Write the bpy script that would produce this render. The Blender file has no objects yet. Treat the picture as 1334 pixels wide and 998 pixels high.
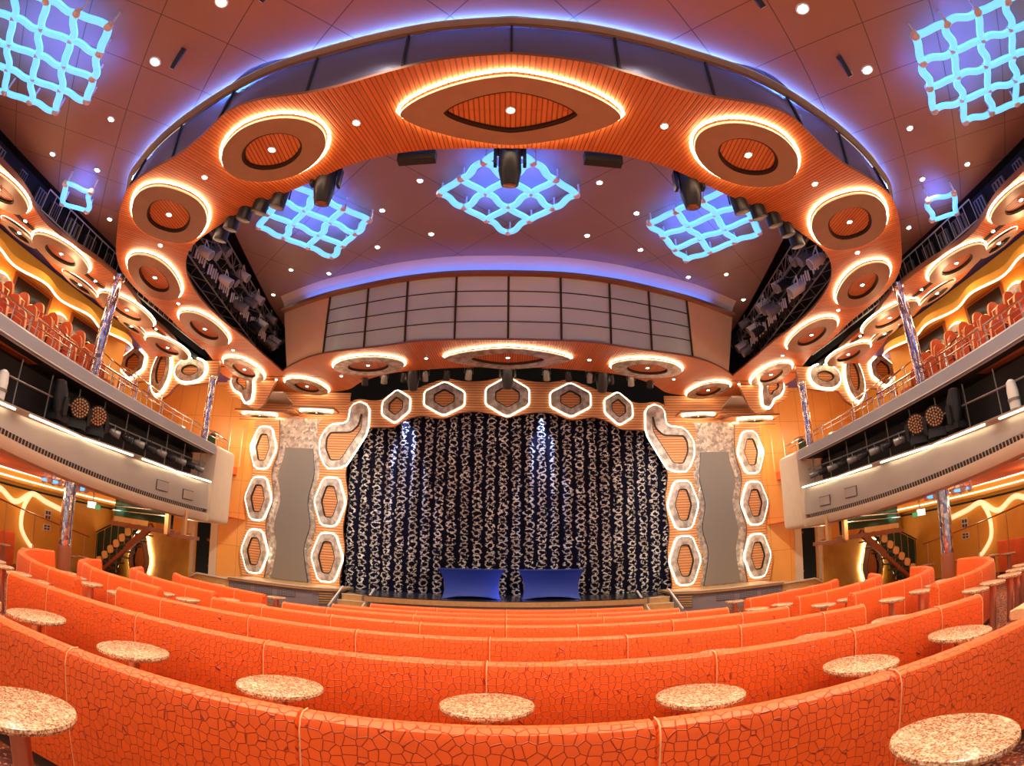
import bpy, math, random
from mathutils import Vector, Matrix
rnd = random.Random(7)
PI = math.pi
SC = bpy.context.scene
COL = SC.collection
EYE = 1.55

# ------------------------------------------------------------------ materials
def _m(name):
    m = bpy.data.materials.new(name); m.use_nodes = True
    nt = m.node_tree
    b = nt.nodes['Principled BSDF']
    return m, nt, b

def mat(name, col, rough=.5, metal=0., emit=None, strength=0., noise=0., scale=8., bump=0., coat=0.):
    m, nt, b = _m(name)
    b.inputs['Base Color'].default_value = (*col, 1)
    b.inputs['Roughness'].default_value = rough
    b.inputs['Metallic'].default_value = metal
    if coat: b.inputs['Coat Weight'].default_value = coat
    if emit:
        b.inputs['Emission Color'].default_value = (*emit, 1)
        b.inputs['Emission Strength'].default_value = strength
    if noise or bump:
        tc = nt.nodes.new('ShaderNodeTexCoord')
        n = nt.nodes.new('ShaderNodeTexNoise'); n.inputs['Scale'].default_value = scale; n.inputs['Detail'].default_value = 4
        nt.links.new(tc.outputs['Object'], n.inputs['Vector'])
        if noise:
            mx = nt.nodes.new('ShaderNodeMixRGB'); mx.blend_type = 'MIX'
            mx.inputs[1].default_value = (*[c * (1 - noise) for c in col], 1)
            mx.inputs[2].default_value = (*[min(1, c * (1 + noise)) for c in col], 1)
            nt.links.new(n.outputs['Fac'], mx.inputs[0]); nt.links.new(mx.outputs[0], b.inputs['Base Color'])
        if bump:
            bp = nt.nodes.new('ShaderNodeBump'); bp.inputs['Strength'].default_value = bump; bp.inputs['Distance'].default_value = .02
            nt.links.new(n.outputs['Fac'], bp.inputs['Height']); nt.links.new(bp.outputs[0], b.inputs['Normal'])
    return m

class NB:
    """tiny node-tree builder"""
    def __init__(s, name): s.m, s.nt, s.b = _m(name)
    def n(s, t, **kw):
        x = s.nt.nodes.new(t)
        for k, v in kw.items(): setattr(x, k, v)
        return x
    def set(s, sock, v):
        if hasattr(v, 'is_linked') or hasattr(v, 'links'): s.nt.links.new(v, sock)
        elif isinstance(v, tuple) and len(v) == 3 and sock.type == 'RGBA': sock.default_value = (*v, 1)
        else: sock.default_value = v
    def math(s, op, a, b=0., c=None):
        x = s.n('ShaderNodeMath', operation=op)
        s.set(x.inputs[0], a); s.set(x.inputs[1], b)
        if c is not None: s.set(x.inputs[2], c)
        return x.outputs[0]
    def mix(s, f, a, b, t='MIX'):
        x = s.n('ShaderNodeMixRGB', blend_type=t)
        s.set(x.inputs[0], f); s.set(x.inputs[1], a); s.set(x.inputs[2], b)
        return x.outputs[0]
    def ramp(s, f, lo, hi):
        x = s.n('ShaderNodeMapRange'); s.set(x.inputs[0], f); x.inputs[1].default_value = lo; x.inputs[2].default_value = hi
        return x.outputs[0]
    def coord(s, which='Object', scale=None):
        o = s.n('ShaderNodeTexCoord').outputs[which]
        if scale:
            mp = s.n('ShaderNodeMapping'); mp.inputs['Scale'].default_value = scale; s.nt.links.new(o, mp.inputs['Vector']); o = mp.outputs[0]
        return o
    def sep(s, v):
        x = s.n('ShaderNodeSeparateXYZ'); s.nt.links.new(v, x.inputs[0]); return x.outputs
    def comb(s, a, b, c=0.):
        x = s.n('ShaderNodeCombineXYZ'); s.set(x.inputs[0], a); s.set(x.inputs[1], b); s.set(x.inputs[2], c); return x.outputs[0]
    def noise(s, v, scale, detail=3, out='Fac'):
        x = s.n('ShaderNodeTexNoise'); x.inputs['Scale'].default_value = scale; x.inputs['Detail'].default_value = detail
        s.nt.links.new(v, x.inputs['Vector']); return x.outputs[out]
    def vor(s, v, scale, feat='F1', out='Distance', rand=1.):
        x = s.n('ShaderNodeTexVoronoi', feature=feat); x.inputs['Scale'].default_value = scale; x.inputs['Randomness'].default_value = rand
        s.nt.links.new(v, x.inputs['Vector']); return x.outputs[out]
    def bump(s, h, st=.5, dist=.02):
        x = s.n('ShaderNodeBump'); x.inputs['Strength'].default_value = st; x.inputs['Distance'].default_value = dist
        s.nt.links.new(h, x.inputs['Height']); s.nt.links.new(x.outputs[0], s.b.inputs['Normal'])
    def out(s, col=None, rough=None, metal=None):
        for k, v in (('Base Color', col), ('Roughness', rough), ('Metallic', metal)):
            if v is not None: s.set(s.b.inputs[k], v)
        return s.m

def wood(name, a, b, period=.075, which='UV', axis=0, depth=.7, groove=.18):
    k = NB(name); v = k.coord(which); s = k.sep(v)
    ph = k.math('FRACT', k.math('MULTIPLY', s[axis], 1. / period))
    d = k.math('ABSOLUTE', k.math('SUBTRACT', ph, .5))
    g = k.ramp(d, .5 - groove, .5 - groove * .35)
    idx = k.math('FLOOR', k.math('MULTIPLY', s[axis], 1. / period))
    wn = k.n('ShaderNodeTexWhiteNoise', noise_dimensions='1D'); k.set(wn.inputs['W'], idx)
    st = k.n('ShaderNodeMapping'); st.inputs['Scale'].default_value = (9, 1.2, 1) if axis == 0 else (1.2, 9, 9)
    k.nt.links.new(v, st.inputs['Vector'])
    nz = k.noise(st.outputs[0], 1.3, 4)
    f = k.math('ADD', k.math('MULTIPLY', wn.outputs['Value'], .45), k.math('MULTIPLY', nz, .6))
    c = k.mix(f, a, b)
    c = k.mix(k.math('MULTIPLY', g, depth), c, (a[0] * .22, a[1] * .15, a[2] * .12))
    k.bump(k.math('SUBTRACT', 1., g), .6, .015)
    return k.out(c, .52)

def crackle(name, base, line, scale=20.):
    k = NB(name); v = k.coord('UV')
    wv = k.n('ShaderNodeMixRGB'); wv.inputs[0].default_value = .02
    k.nt.links.new(v, wv.inputs[1]); k.nt.links.new(k.noise(v, 7, 2, 'Color'), wv.inputs[2])
    d = k.vor(wv.outputs[0], scale, 'DISTANCE_TO_EDGE', rand=.68)
    e = k.ramp(d, .008, .06)
    cid = k.vor(wv.outputs[0], scale, 'F1', 'Color', rand=.68)
    big = k.noise(v, 1.6, 3)
    c = k.mix(k.math('MULTIPLY', k.sep(cid)[0], .35), base, tuple(x * .72 for x in base))
    c = k.mix(k.math('MULTIPLY', big, .45), c, tuple(x * .6 for x in base))
    c = k.mix(e, line, c)
    k.bump(e, .55, .02)
    m = k.out(c, .48)
    k.b.inputs['Sheen Weight'].default_value = .1
    k.b.inputs['Sheen Roughness'].default_value = .35
    k.b.inputs['Sheen Tint'].default_value = (1, .72, .5, 1)
    return m

M = {}
M['wood'] = wood('slat_wood', (.56, .115, .02), (.80, .23, .05))
M['woodp'] = wood('slat_wood_panel', (.62, .24, .085), (.80, .40, .17), period=.1, which='Object', axis=2, depth=.75)
M['cell'] = wood('cell_core_wood', (.62, .16, .04), (.86, .30, .09), which='Object', axis=0)
M['crackle'] = crackle('orange_crackle_upholstery', (1., .125, .006), (.40, .03, .003))
M['crackle_tan'] = crackle('tan_crackle_upholstery', (.80, .27, .09), (.30, .06, .02), 15)
M['orange_plain'] = mat('orange_plush', (.86, .15, .035), .7, noise=.2, scale=5)
M['chair'] = mat('russet_upholstery', (.62, .12, .04), .6, noise=.25, scale=4)
M['seatpad'] = mat('tan_seat_fabric', (.82, .40, .20), .75, noise=.2, scale=22)
M['dark'] = mat('black_paint', (.012, .012, .014), .6)
M['plinth'] = mat('dark_plinth', (.05, .02, .012), .6)
M['blackm'] = mat('black_metal', (.03, .03, .035), .38, .5)
M['greym'] = mat('grey_metal', (.30, .30, .30), .4, .6)
M['white'] = mat('white_paint', (.75, .75, .72), .5)
M['chrome'] = mat('chrome', (.80, .78, .78), .12, 1.)
M['brass'] = mat('warm_metal', (.75, .48, .25), .3, .9)
M['plate'] = mat('ring_plate_bronze', (.42, .26, .175), .42, .25, noise=.15, scale=3)
M['plates'] = None
M['rim'] = mat('dark_rim', (.035, .018, .012), .5)
M['led'] = mat('warm_led', (1, .9, .7), .5, emit=(1, .80, .50), strength=15.)
M['ledp'] = mat('warm_white_led', (1, .9, .8), .5, emit=(1, .84, .60), strength=3.2)
M['wave'] = mat('wave_light_tube', (1, .85, .65), .5, emit=(1, .66, .34), strength=1.1)
M['band'] = mat('cool_grey_band', (.40, .42, .47), .4, .3, noise=.08, scale=2)
M['ledc'] = mat('cove_led', (1, .9, .7), .5, emit=(1, .82, .52), strength=10.)
M['lens'] = mat('downlight_lens', (1, .95, .9), .4, emit=(1, .86, .66), strength=30.)
M['blueled'] = mat('blue_lattice_tube', (.3, .7, 1), .4, emit=(.10, .52, 1.), strength=1.25)
M['node'] = mat('lattice_connector', (.85, .76, .84), .35, .1)
M['reflect_glass'] = mat('glass_painted_reflection', (.17, .18, .34), .22, .35)  # blue-violet base colour paints in reflections of the blue lights
M['fasc'] = mat('fascia_satin', (.47, .42, .385), .42, .3, noise=.08, scale=2)
M['beige'] = mat('beige_fascia', (.66, .52, .38), .45, .1, noise=.08, scale=3)
M['orangew'] = None
M['amber'] = mat('amber_wall', (.80, .40, .06), .5, noise=.15, scale=2)
M['brown'] = mat('brown_trim', (.26, .10, .05), .45)
M['mahog'] = mat('mahogany_rail', (.33, .085, .03), .35, coat=.3)
M['screen'] = mat('grey_screen', (.20, .175, .155), .5)
M['purple'] = mat('purple_recess', (.13, .08, .30), .6, noise=.3, scale=1.5)
M['post'] = mat('table_post', (.50, .24, .17), .3, .7)
M['bluecloth'] = mat('blue_stretch_cloth', (.012, .05, .42), .45, noise=.1, scale=2)
M['ventbox'] = mat('mauve_grey_panel', (.24, .20, .22), .5)
M['vent'] = mat('vent_dark', (.07, .055, .06), .6)
M['gold'] = mat('gold_counter', (.72, .46, .20), .35, .5, noise=.2, scale=9)
M['stageblack'] = mat('stage_floor_gloss', (.03, .03, .04), .18)
M['greenglass'] = mat('dark_green_glass', (.02, .07, .05), .08, .2)
M['tv'] = mat('dark_screen', (.02, .012, .012), .2)
M['tread'] = mat('stair_tread', (.10, .05, .04), .4)
M['hex'] = mat('amber_lamp', (.75, .32, .08), .5, emit=(1, .42, .12), strength=.1)
M['ochre'] = mat('ochre_panel', (.62, .30, .04), .5, noise=.3, scale=3)
M['exit'] = mat('exit_sign_face', (.8, .95, .9), .5, emit=(.75, 1, .85), strength=1.4)
M['exitg'] = mat('exit_sign_green', (.1, .4, .15), .5, emit=(.1, .6, .25), strength=.4)
M['magenta'] = mat('lens_glass_brown', (.30, .11, .06), .15, .2)
M['carpet'] = None

def terrazzo():
    k = NB('speckled_stone'); v = k.coord('Object')
    n = k.noise(v, 105, 3); n2 = k.noise(v, 45, 2)
    c = k.mix(k.ramp(n, .42, .6), (.22, .065, .025), (.66, .40, .23))
    c = k.mix(k.math('MULTIPLY', k.ramp(n2, .5, .66), .5), c, (.84, .66, .48))
    return k.out(c, .22)
M['stone'] = terrazzo()

def silver():
    k = NB('crumpled_silver'); v = k.coord('Object')
    f = k.vor(v, 9, 'F1', 'Color'); n = k.noise(v, 9, 4)
    c = k.mix(k.sep(f)[0], (.36, .31, .27), (.80, .74, .66))
    k.bump(k.math('ADD', k.math('MULTIPLY', k.sep(f)[1], .6), n), .8, .05)
    return k.out(c, .3, .65)
M['silver'] = silver()
def silver2():
    k = NB('mottled_grey_plate'); v = k.coord('Object')
    n = k.noise(v, 4.5, 4)
    c = k.mix(k.ramp(n, .38, .62), (.34, .29, .25), (.72, .66, .60))
    k.bump(n, .4, .04)
    return k.out(c, .35, .25)
M['plates'] = silver2()

def ceilmat(name, a, b, grid):
    """panelled ceiling: joints run diagonally, mirrored about the room's axis"""
    k = NB(name); s = k.sep(k.coord('Object')); x = k.math('ABSOLUTE', s[0])
    u = k.math('MULTIPLY', k.math('ADD', x, s[1]), .7071 / grid); w = k.math('MULTIPLY', k.math('SUBTRACT', x, s[1]), .7071 / grid)
    ln = None
    for q in (u, w):
        d = k.math('ABSOLUTE', k.math('SUBTRACT', k.math('FRACT', q), .5))
        e = k.ramp(d, .5 - .012 / grid, .5 - .006 / grid)
        ln = e if ln is None else k.math('MAXIMUM', ln, e)
    n = k.noise(k.coord('Object'), .7, 2)
    c = k.mix(n, a, b)
    c = k.mix(k.math('MULTIPLY', ln, .8), c, tuple(t * .2 for t in a))
    return k.out(c, .42)
M['ceil'] = ceilmat('brown_ceiling_panels', (.37, .185, .125), (.46, .235, .16), 1.25)
M['ceil2'] = ceilmat('mauve_ceiling_panels', (.29, .20, .19), (.35, .24, .225), 1.9)

def panelwall(name, a, b, px, pz, seam=.5):
    k = NB(name); s = k.sep(k.coord('Object'))
    h = k.math('ADD', s[0], s[1])
    d1 = k.math('ABSOLUTE', k.math('SUBTRACT', k.math('FRACT', k.math('MULTIPLY', h, 1 / px)), .5))
    d2 = k.math('ABSOLUTE', k.math('SUBTRACT', k.math('FRACT', k.math('MULTIPLY', s[2], 1 / pz)), .5))
    e = k.math('MAXIMUM', k.ramp(d1, .5 - .014 / px, .5 - .006 / px), k.ramp(d2, .5 - .014 / pz, .5 - .006 / pz))
    c = k.mix(k.noise(k.coord('Object'), 1.2, 3), a, b)
    c = k.mix(k.math('MULTIPLY', e, seam), c, tuple(t * .3 for t in a))
    return k.out(c, .4)
M['orangew'] = panelwall('orange_wall_panels', (.76, .29, .055), (.86, .41, .11), .9, 1.3)

def carpet():
    k = NB('patterned_carpet'); v = k.coord('Object')
    c = k.mix(k.ramp(k.vor(v, 5, 'F1', 'Distance'), .2, .5), (.30, .05, .02), (.10, .02, .015))
    return k.out(k.mix(k.ramp(k.noise(v, 30, 2), .55, .62), c, (.6, .25, .10)), .9)
M['carpet'] = carpet()

def sequin():
    k = NB('ring_sequin_curtain'); s = k.sep(k.coord('UV'))
    v3 = k.coord('UV')
    nz = k.sep(k.noise(v3, 2.6, 2, 'Color')); nz2 = k.sep(k.noise(v3, 6.5, 2, 'Color'))
    x = k.math('ADD', s[0], k.math('MULTIPLY', k.math('SUBTRACT', nz[0], .5), .10))
    y = k.math('ADD', s[1], k.math('MULTIPLY', k.math('SUBTRACT', nz[1], .5), .16))
    cu = k.math('MULTIPLY', x, 1 / .48); ci = k.math('FLOOR', cu)
    wn = k.n('ShaderNodeTexWhiteNoise', noise_dimensions='1D'); k.set(wn.inputs['W'], ci)
    cv = k.math('ADD', k.math('MULTIPLY', y, 1 / .235), wn.outputs['Value'])
    cj = k.math('FLOOR', cv)
    w2 = k.n('ShaderNodeTexWhiteNoise', noise_dimensions='2D'); k.set(w2.inputs['Vector'], k.comb(ci, cj))
    r2 = k.sep(w2.outputs['Color'])
    fx = k.math('MULTIPLY', k.math('SUBTRACT', k.math('SUBTRACT', cu, ci), k.math('ADD', .44, k.math('MULTIPLY', r2[0], .12))), .48)
    fy = k.math('MULTIPLY', k.math('SUBTRACT', k.math('SUBTRACT', cv, cj), .5), .235)
    fx = k.math('ADD', fx, k.math('MULTIPLY', k.math('SUBTRACT', nz2[0], .5), .26))
    fy = k.math('ADD', fy, k.math('MULTIPLY', k.math('SUBTRACT', nz2[1], .5), .13))
    rx = k.math('MULTIPLY', fx, .72)
    dist = k.math('SQRT', k.math('ADD', k.math('MULTIPLY', rx, rx), k.math('MULTIPLY', fy, fy)))
    ring = k.math('SUBTRACT', 1., k.ramp(k.math('ABSOLUTE', k.math('SUBTRACT', dist, k.math('ADD', .078, k.math('MULTIPLY', r2[1], .03)))), .021, .033))
    brk = k.ramp(k.noise(v3, 11, 2), .43, .5)
    ring = k.math('MULTIPLY', ring, brk)
    c = k.mix(ring, k.mix(nz[2], (.001, .001, .003), (.004, .004, .03)), k.mix(r2[2], (.52, .45, .37), (.95, .91, .84)))
    k.bump(ring, .4, .02)
    return k.out(c, k.math('SUBTRACT', .7, k.math('MULTIPLY', ring, .35)), k.math('MULTIPLY', ring, .15))
def slots(name, base, dark, px, pz=0, axis=1, zax=2):
    k = NB(name); s = k.sep(k.coord('Object'))
    d = k.math('ABSOLUTE', k.math('SUBTRACT', k.math('FRACT', k.math('MULTIPLY', s[axis], 1 / px)), .5))
    e = k.ramp(d, .34, .30)
    if pz:
        d2 = k.math('ABSOLUTE', k.math('SUBTRACT', k.math('FRACT', k.math('MULTIPLY', s[zax], 1 / pz)), .5))
        e = k.math('MULTIPLY', e, k.ramp(d2, .32, .27))
    k.bump(k.math('SUBTRACT', 1., e), .5, .01)
    return k.out(k.mix(e, base, dark), .5)
M['ventslot'] = slots('vent_slots', (.45, .40, .36), (.03, .025, .02), .105)
M['perf'] = slots('perforated_panel', (.25, .21, .23), (.06, .05, .055), .062, .058, 0)
M['sequin'] = sequin()
M['sequin'].node_tree.nodes['Principled BSDF'].inputs['Specular IOR Level'].default_value = .15

def boothglass():
    k = NB('smoked_booth_glass'); v = k.coord('Object')
    n = k.noise(v, .55, 2)
    return k.out(k.mix(n, (.40, .55, .59), (.50, .68, .74)), .16, .1)
M['booth'] = boothglass()
def mosaic():
    k = NB('mirror_mosaic'); v = k.coord('Object', (1, 1, .6))
    c = k.vor(v, 18, 'F1', 'Color'); s = k.sep(c)
    col = k.mix(s[0], (.25, .22, .45), (.95, .85, .80))
    k.bump(s[1], .9, .03)
    return k.out(col, .12, 1.)
M['mosaic'] = mosaic()

# ------------------------------------------------------------------ mesh builder
class G:
    def __init__(s): s.v = []; s.f = []; s.mi = []; s.uv = {}
    def add(s, vs, fs, mi=0, uvs=None):
        o = len(s.v); s.v += [tuple(x) for x in vs]
        for i, f in enumerate(fs):
            if uvs: s.uv[len(s.f)] = [uvs[j] for j in f]
            s.f.append([j + o for j in f]); s.mi.append(mi)
        return s
    def box(s, c, d, mi=0, rz=0., ry=0., rx=0.):
        a, b, h = d[0] / 2, d[1] / 2, d[2] / 2
        R = Matrix.Rotation(rz, 3, 'Z') @ Matrix.Rotation(ry, 3, 'Y') @ Matrix.Rotation(rx, 3, 'X')
        vs = [Vector(c) + R @ Vector((x * a, y * b, z * h)) for z in (-1, 1) for y in (-1, 1) for x in (-1, 1)]
        return s.add(vs, [(0, 2, 3, 1), (4, 5, 7, 6), (0, 1, 5, 4), (2, 6, 7, 3), (0, 4, 6, 2), (1, 3, 7, 5)], mi)
    def bar(s, p, q, w, h=None, mi=0):
        p, q = Vector(p), Vector(q); return s.sweep([p, q], [(-w / 2, -(h or w) / 2), (w / 2, -(h or w) / 2), (w / 2, (h or w) / 2), (-w / 2, (h or w) / 2)], mi=mi)
    def cyl(s, p, q, r0, r1=None, n=16, mi=0):
        return s.rings([(Vector(p), r0), (Vector(q), r0 if r1 is None else r1)], n, mi)
    def rings(s, pr, n=16, mi=0, cap=True):
        ax = (pr[-1][0] - pr[0][0]).normalized() if (pr[-1][0] - pr[0][0]).length > 1e-9 else Vector((0, 0, 1))
        a = ax.orthogonal().normalized(); b = ax.cross(a)
        vs = []; fs = []
        for p, r in pr:
            vs += [p + (a * math.cos(2 * PI * i / n) + b * math.sin(2 * PI * i / n)) * r for i in range(n)]
        for k in range(len(pr) - 1):
            for i in range(n):
                j = (i + 1) % n; fs.append((k * n + i, k * n + j, k * n + n + j, k * n + n + i))
        if cap: fs.append(tuple(range(n - 1, -1, -1))); fs.append(tuple(range((len(pr) - 1) * n, len(pr) * n)))
        return s.add(vs, fs, mi)
    def lathe(s, prof, c=(0, 0, 0), n=24, mi=0):
        c = Vector(c); return s.rings([(c + Vector((0, 0, z)), r) for r, z in prof], n, mi)
    def tube(s, path, r, n=8, closed=False, mi=0):
        sec = [(math.cos(2 * PI * i / n) * r, math.sin(2 * PI * i / n) * r) for i in range(n)]
        return s.sweep(path, sec, closed, mi)
    def sweep(s, path, sec, closed=False, mi=0, up=None):
        P = [Vector(p) for p in path]; N = len(P); n = len(sec); vs = []; fs = []
        prev = None
        for i in range(N):
            t = (P[(i + 1) % N] - P[i - 1]) if closed else (P[min(i + 1, N - 1)] - P[max(i - 1, 0)])
            t.normalize()
            if up is not None: a = t.cross(Vector(up)).normalized()
            elif prev is None: a = (Vector((0, 0, 1)).cross(t) if abs(t.z) < .95 else Vector((1, 0, 0)).cross(t)).normalized()
            else: a = (prev - t * prev.dot(t)).normalized()
            prev = a; b = t.cross(a)
            vs += [P[i] + a * x + b * y for x, y in sec]
        for i in range(N if closed else N - 1):
            k = (i + 1) % N
            for j in range(n):
                l = (j + 1) % n; fs.append((i * n + j, i * n + l, k * n + l, k * n + j))
        if not closed: fs.append(tuple(range(n - 1, -1, -1))); fs.append(tuple(range((N - 1) * n, N * n)))
        return s.add(vs, fs, mi)
    def poly3(s, pts, fn, h0, h1, mi=0, mside=None):
        """prism: 2D outline pts, fn(u,v,h) -> 3D"""
        n = len(pts)
        vs = [fn(u, v, h0) for u, v in pts] + [fn(u, v, h1) for u, v in pts]
        s.add(vs, [tuple(range(n - 1, -1, -1)), tuple(range(n, 2 * n))], mi)
        s.add(vs, [(i, (i + 1) % n, n + (i + 1) % n, n + i) for i in range(n)], mi if mside is None else mside)
        return s
    def annulus(s, outer, inner, fn, h0, h1, mi=0, mo=None, min_=None):
        n = len(outer); vs = [fn(u, v, h0) for u, v in outer] + [fn(u, v, h0) for u, v in inner] + [fn(u, v, h1) for u, v in outer] + [fn(u, v, h1) for u, v in inner]
        A, B, Cc, D = 0, n, 2 * n, 3 * n
        q = lambda a, b, i: (a + i, a + (i + 1) % n, b + (i + 1) % n, b + i)
        s.add(vs, [q(B, A, i) for i in range(n)] + [q(Cc, D, i) for i in range(n)], mi)
        s.add(vs, [q(A, Cc, i) for i in range(n)], mi if mo is None else mo)
        s.add(vs, [q(D, B, i) for i in range(n)], mi if min_ is None else min_)
        return s
    def strip(s, A, B, mi=0, uv=True, close=False):
        """quads between two equally long point lists, u along A/B's middle"""
        n = len(A); u = [0.]
        for i in range(1, n): u.append(u[-1] + ((Vector(A[i]) + Vector(B[i])) / 2 - (Vector(A[i - 1]) + Vector(B[i - 1])) / 2).length)
        vs = list(A) + list(B); fs = [(i, i + 1, n + i + 1, n + i) for i in range(n - 1)]
        uvs = [(u[i], 0) for i in range(n)] + [(u[i], (Vector(A[i]) - Vector(B[i])).length) for i in range(n)]
        return s.add(vs, fs, mi, uvs)
    def mirror(s):
        s.v = [(-x, y, z) for x, y, z in s.v]; s.f = [list(reversed(f)) for f in s.f]
        s.uv = {k: list(reversed(v)) for k, v in s.uv.items()}
        return s
    def shift(s, d):
        s.v = [(x - d[0], y - d[1], z - d[2]) for x, y, z in s.v]; return s

def mesh(name, g, mats, smooth=35):
    me = bpy.data.meshes.new(name); me.from_pydata(g.v, [], g.f)
    for m in (mats if isinstance(mats, (list, tuple)) else [mats]): me.materials.append(M[m] if isinstance(m, str) else m)
    me.polygons.foreach_set('material_index', g.mi)
    if g.uv:
        ul = me.uv_layers.new(name='UVMap').data
        for p in me.polygons:
            uv = g.uv.get(p.index)
            if uv:
                for li, c in zip(p.loop_indices, uv): ul[li].uv = c
    me.validate(); me.update()
    if smooth:
        me.polygons.foreach_set('use_smooth', [True] * len(me.polygons))
        me.set_sharp_from_angle(angle=math.radians(smooth))
    return me

def tag(o, label=None, cat=None, group=None, kind=None):
    for k, v in (('label', label), ('category', cat), ('group', group), ('kind', kind)):
        if v: o[k] = v
    return o
def obj(name, g, mats, parent=None, label=None, cat=None, group=None, kind=None, smooth=35, origin=None):
    """link a mesh; parented meshes are given in world space unless the parent sits at the origin"""
    if parent is not None and parent.get('_loc'): g.shift(parent['_loc'])
    elif parent is None and origin: g.shift(origin)
    o = bpy.data.objects.new(name, mesh(name, g, mats, smooth)); COL.objects.link(o)
    if parent is not None: o.parent = parent
    elif origin: o.location = origin
    if parent is not None and parent.get('_loc') and parent.type == 'MESH': pass
    return tag(o, label, cat, group, kind)
def thing(name, loc, label, cat, group=None):
    o = bpy.data.objects.new(name, None); COL.objects.link(o); o.location = loc; o.empty_display_size = .1
    return tag(o, label, cat, group)
def local(g, loc): return g.shift(loc)
def copy_tree(o, loc, rz=None, label=None, parent=None):
    c = o.copy(); COL.objects.link(c)
    if parent is None:
        c.location = loc
        if rz is not None: c.rotation_euler = (0, 0, rz)
        if label: c['label'] = label
    else: c.parent = parent
    for ch in list(KIDS.get(o.name, [])): copy_tree(ch, None, None, None, c)
    return c
KIDS = {}
def part(name, g, mats, parent, loc=(0, 0, 0), smooth=35, label=None):
    """a part of a thing whose Empty stands at loc; g is in world space"""
    g.shift(loc)
    o = bpy.data.objects.new(name, mesh(name, g, mats, smooth)); COL.objects.link(o); o.parent = parent
    KIDS.setdefault(parent.name, []).append(o)
    if label: o['label'] = label
    return o
ORD = ['first', 'second', 'third', 'fourth', 'fifth', 'sixth', 'seventh', 'eighth', 'ninth', 'tenth', 'eleventh', 'twelfth', 'thirteenth', 'fourteenth', 'fifteenth', 'sixteenth', 'seventeenth', 'eighteenth']
SIDE = {-1: 'left', 1: 'right'}

def catmull(pts, per=6, closed=False):
    P = [Vector(p) for p in pts]; n = len(P); out = []
    g = (lambda i: P[i % n]) if closed else (lambda i: P[max(0, min(n - 1, i))])
    for i in range(n if closed else n - 1):
        a, b, c, d = g(i - 1), g(i), g(i + 1), g(i + 2)
        for k in range(per):
            t = k / per
            out.append(.5 * ((2 * b) + (c - a) * t + (2 * a - 5 * b + 4 * c - d) * t * t + (3 * b - a - 3 * c + d) * t ** 3))
    if not closed: out.append(P[-1])
    return out
def resample(P, n):
    P = [Vector(p) for p in P]; L = [0.]
    for i in range(1, len(P)): L.append(L[-1] + (P[i] - P[i - 1]).length)
    out = []; j = 0
    for k in range(n):
        d = L[-1] * k / (n - 1)
        while j < len(P) - 2 and L[j + 1] < d: j += 1
        t = (d - L[j]) / max(1e-9, L[j + 1] - L[j]); out.append(P[j].lerp(P[j + 1], min(1, max(0, t))))
    return out
def inset(poly, d):
    """offset a closed 2D outline inwards by d"""
    n = len(poly); out = []
    ar = sum(poly[i][0] * poly[(i + 1) % n][1] - poly[(i + 1) % n][0] * poly[i][1] for i in range(n))
    sg = 1 if ar > 0 else -1
    for i in range(n):
        a, b, c = Vector(poly[i - 1]), Vector(poly[i]), Vector(poly[(i + 1) % n])
        e1 = (b - a).normalized(); e2 = (c - b).normalized()
        n1 = Vector((-e1.y, e1.x)) * sg; n2 = Vector((-e2.y, e2.x)) * sg
        m = n1 + n2; m = m.normalized() if m.length > 1e-6 else n1
        k = d / max(.5, m.dot(n1)); out.append(tuple(b + m * k))
    return out
def rounded(poly, r=.25, per=5):
    """round the corners of a closed 2D outline with quadratic arcs; r as a share of the shorter edge"""
    n = len(poly); out = []
    for i in range(n):
        a, b, c = Vector(poly[i - 1]), Vector(poly[i]), Vector(poly[(i + 1) % n])
        l = min((a - b).length, (c - b).length) * r
        p = b + (a - b).normalized() * l; q = b + (c - b).normalized() * l
        for k in range(per + 1):
            t = k / per; out.append(tuple(p * (1 - t) ** 2 + b * 2 * t * (1 - t) + q * t * t))
    return out
# ================================================================== ROOM SHELL
S = 7.55          # underside of the slatted ring
CO, CI = 8.55, 9.2
ctr = lambda L: [(-x, y) for x, y in reversed(L)][:-1] if L[0][0] == 0 else [(-x, y) for x, y in reversed(L)]
def both(L):      # L runs from the room's axis outwards on the left; returns left-to-right across the axis
    return list(reversed(L)) + [(-x, y) for x, y in L[1:]]

g = G().add([(-16, -4, .1), (16, -4, .1), (16, 17.6, -.48), (-16, 17.6, -.48)], [(0, 1, 2, 3)])
obj('floor', g, 'carpet', kind='structure', label='raked patterned carpet floor of the auditorium', cat='floor')

outer = catmull([(0, 4.43), (-.89, 4.51), (-1.6, 4.66), (-2.38, 4.86), (-2.93, 4.93), (-3.44, 4.92), (-3.85, 4.94), (-4.25, 5.03), (-4.63, 5.24), (-5.0, 5.48), (-5.68, 5.83), (-6.39, 6.06), (-6.95, 6.27), (-7.5, 6.6), (-8.35, 7.5), (-9.5, 9.0), (-9.88, 10.3), (-9.9, 12), (-10.05, 13.4), (-10.1, 14.9), (-10.75, 17.3)], 6)
inner = catmull([(0, 6.32), (-.8, 6.32), (-1.4, 6.34), (-2.04, 6.43), (-2.67, 6.61), (-3.22, 6.86), (-3.84, 7.14), (-4.56, 7.4), (-5.28, 7.7), (-5.93, 8.06), (-6.77, 8.55), (-7.36, 9.11), (-7.85, 9.98), (-8.14, 11.21), (-8.17, 12.59), (-8.05, 13.83), (-8.03, 15.2), (-7.98, 16.9)], 6)
nA = 72
oA, iA = resample(outer, nA), resample(inner, nA)
fn_ = catmull([(0, 14.08), (-2.3, 14.2), (-3.75, 14.62), (-5.95, 15.25), (-7.3, 16.2), (-7.98, 16.9)], 6)
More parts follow.
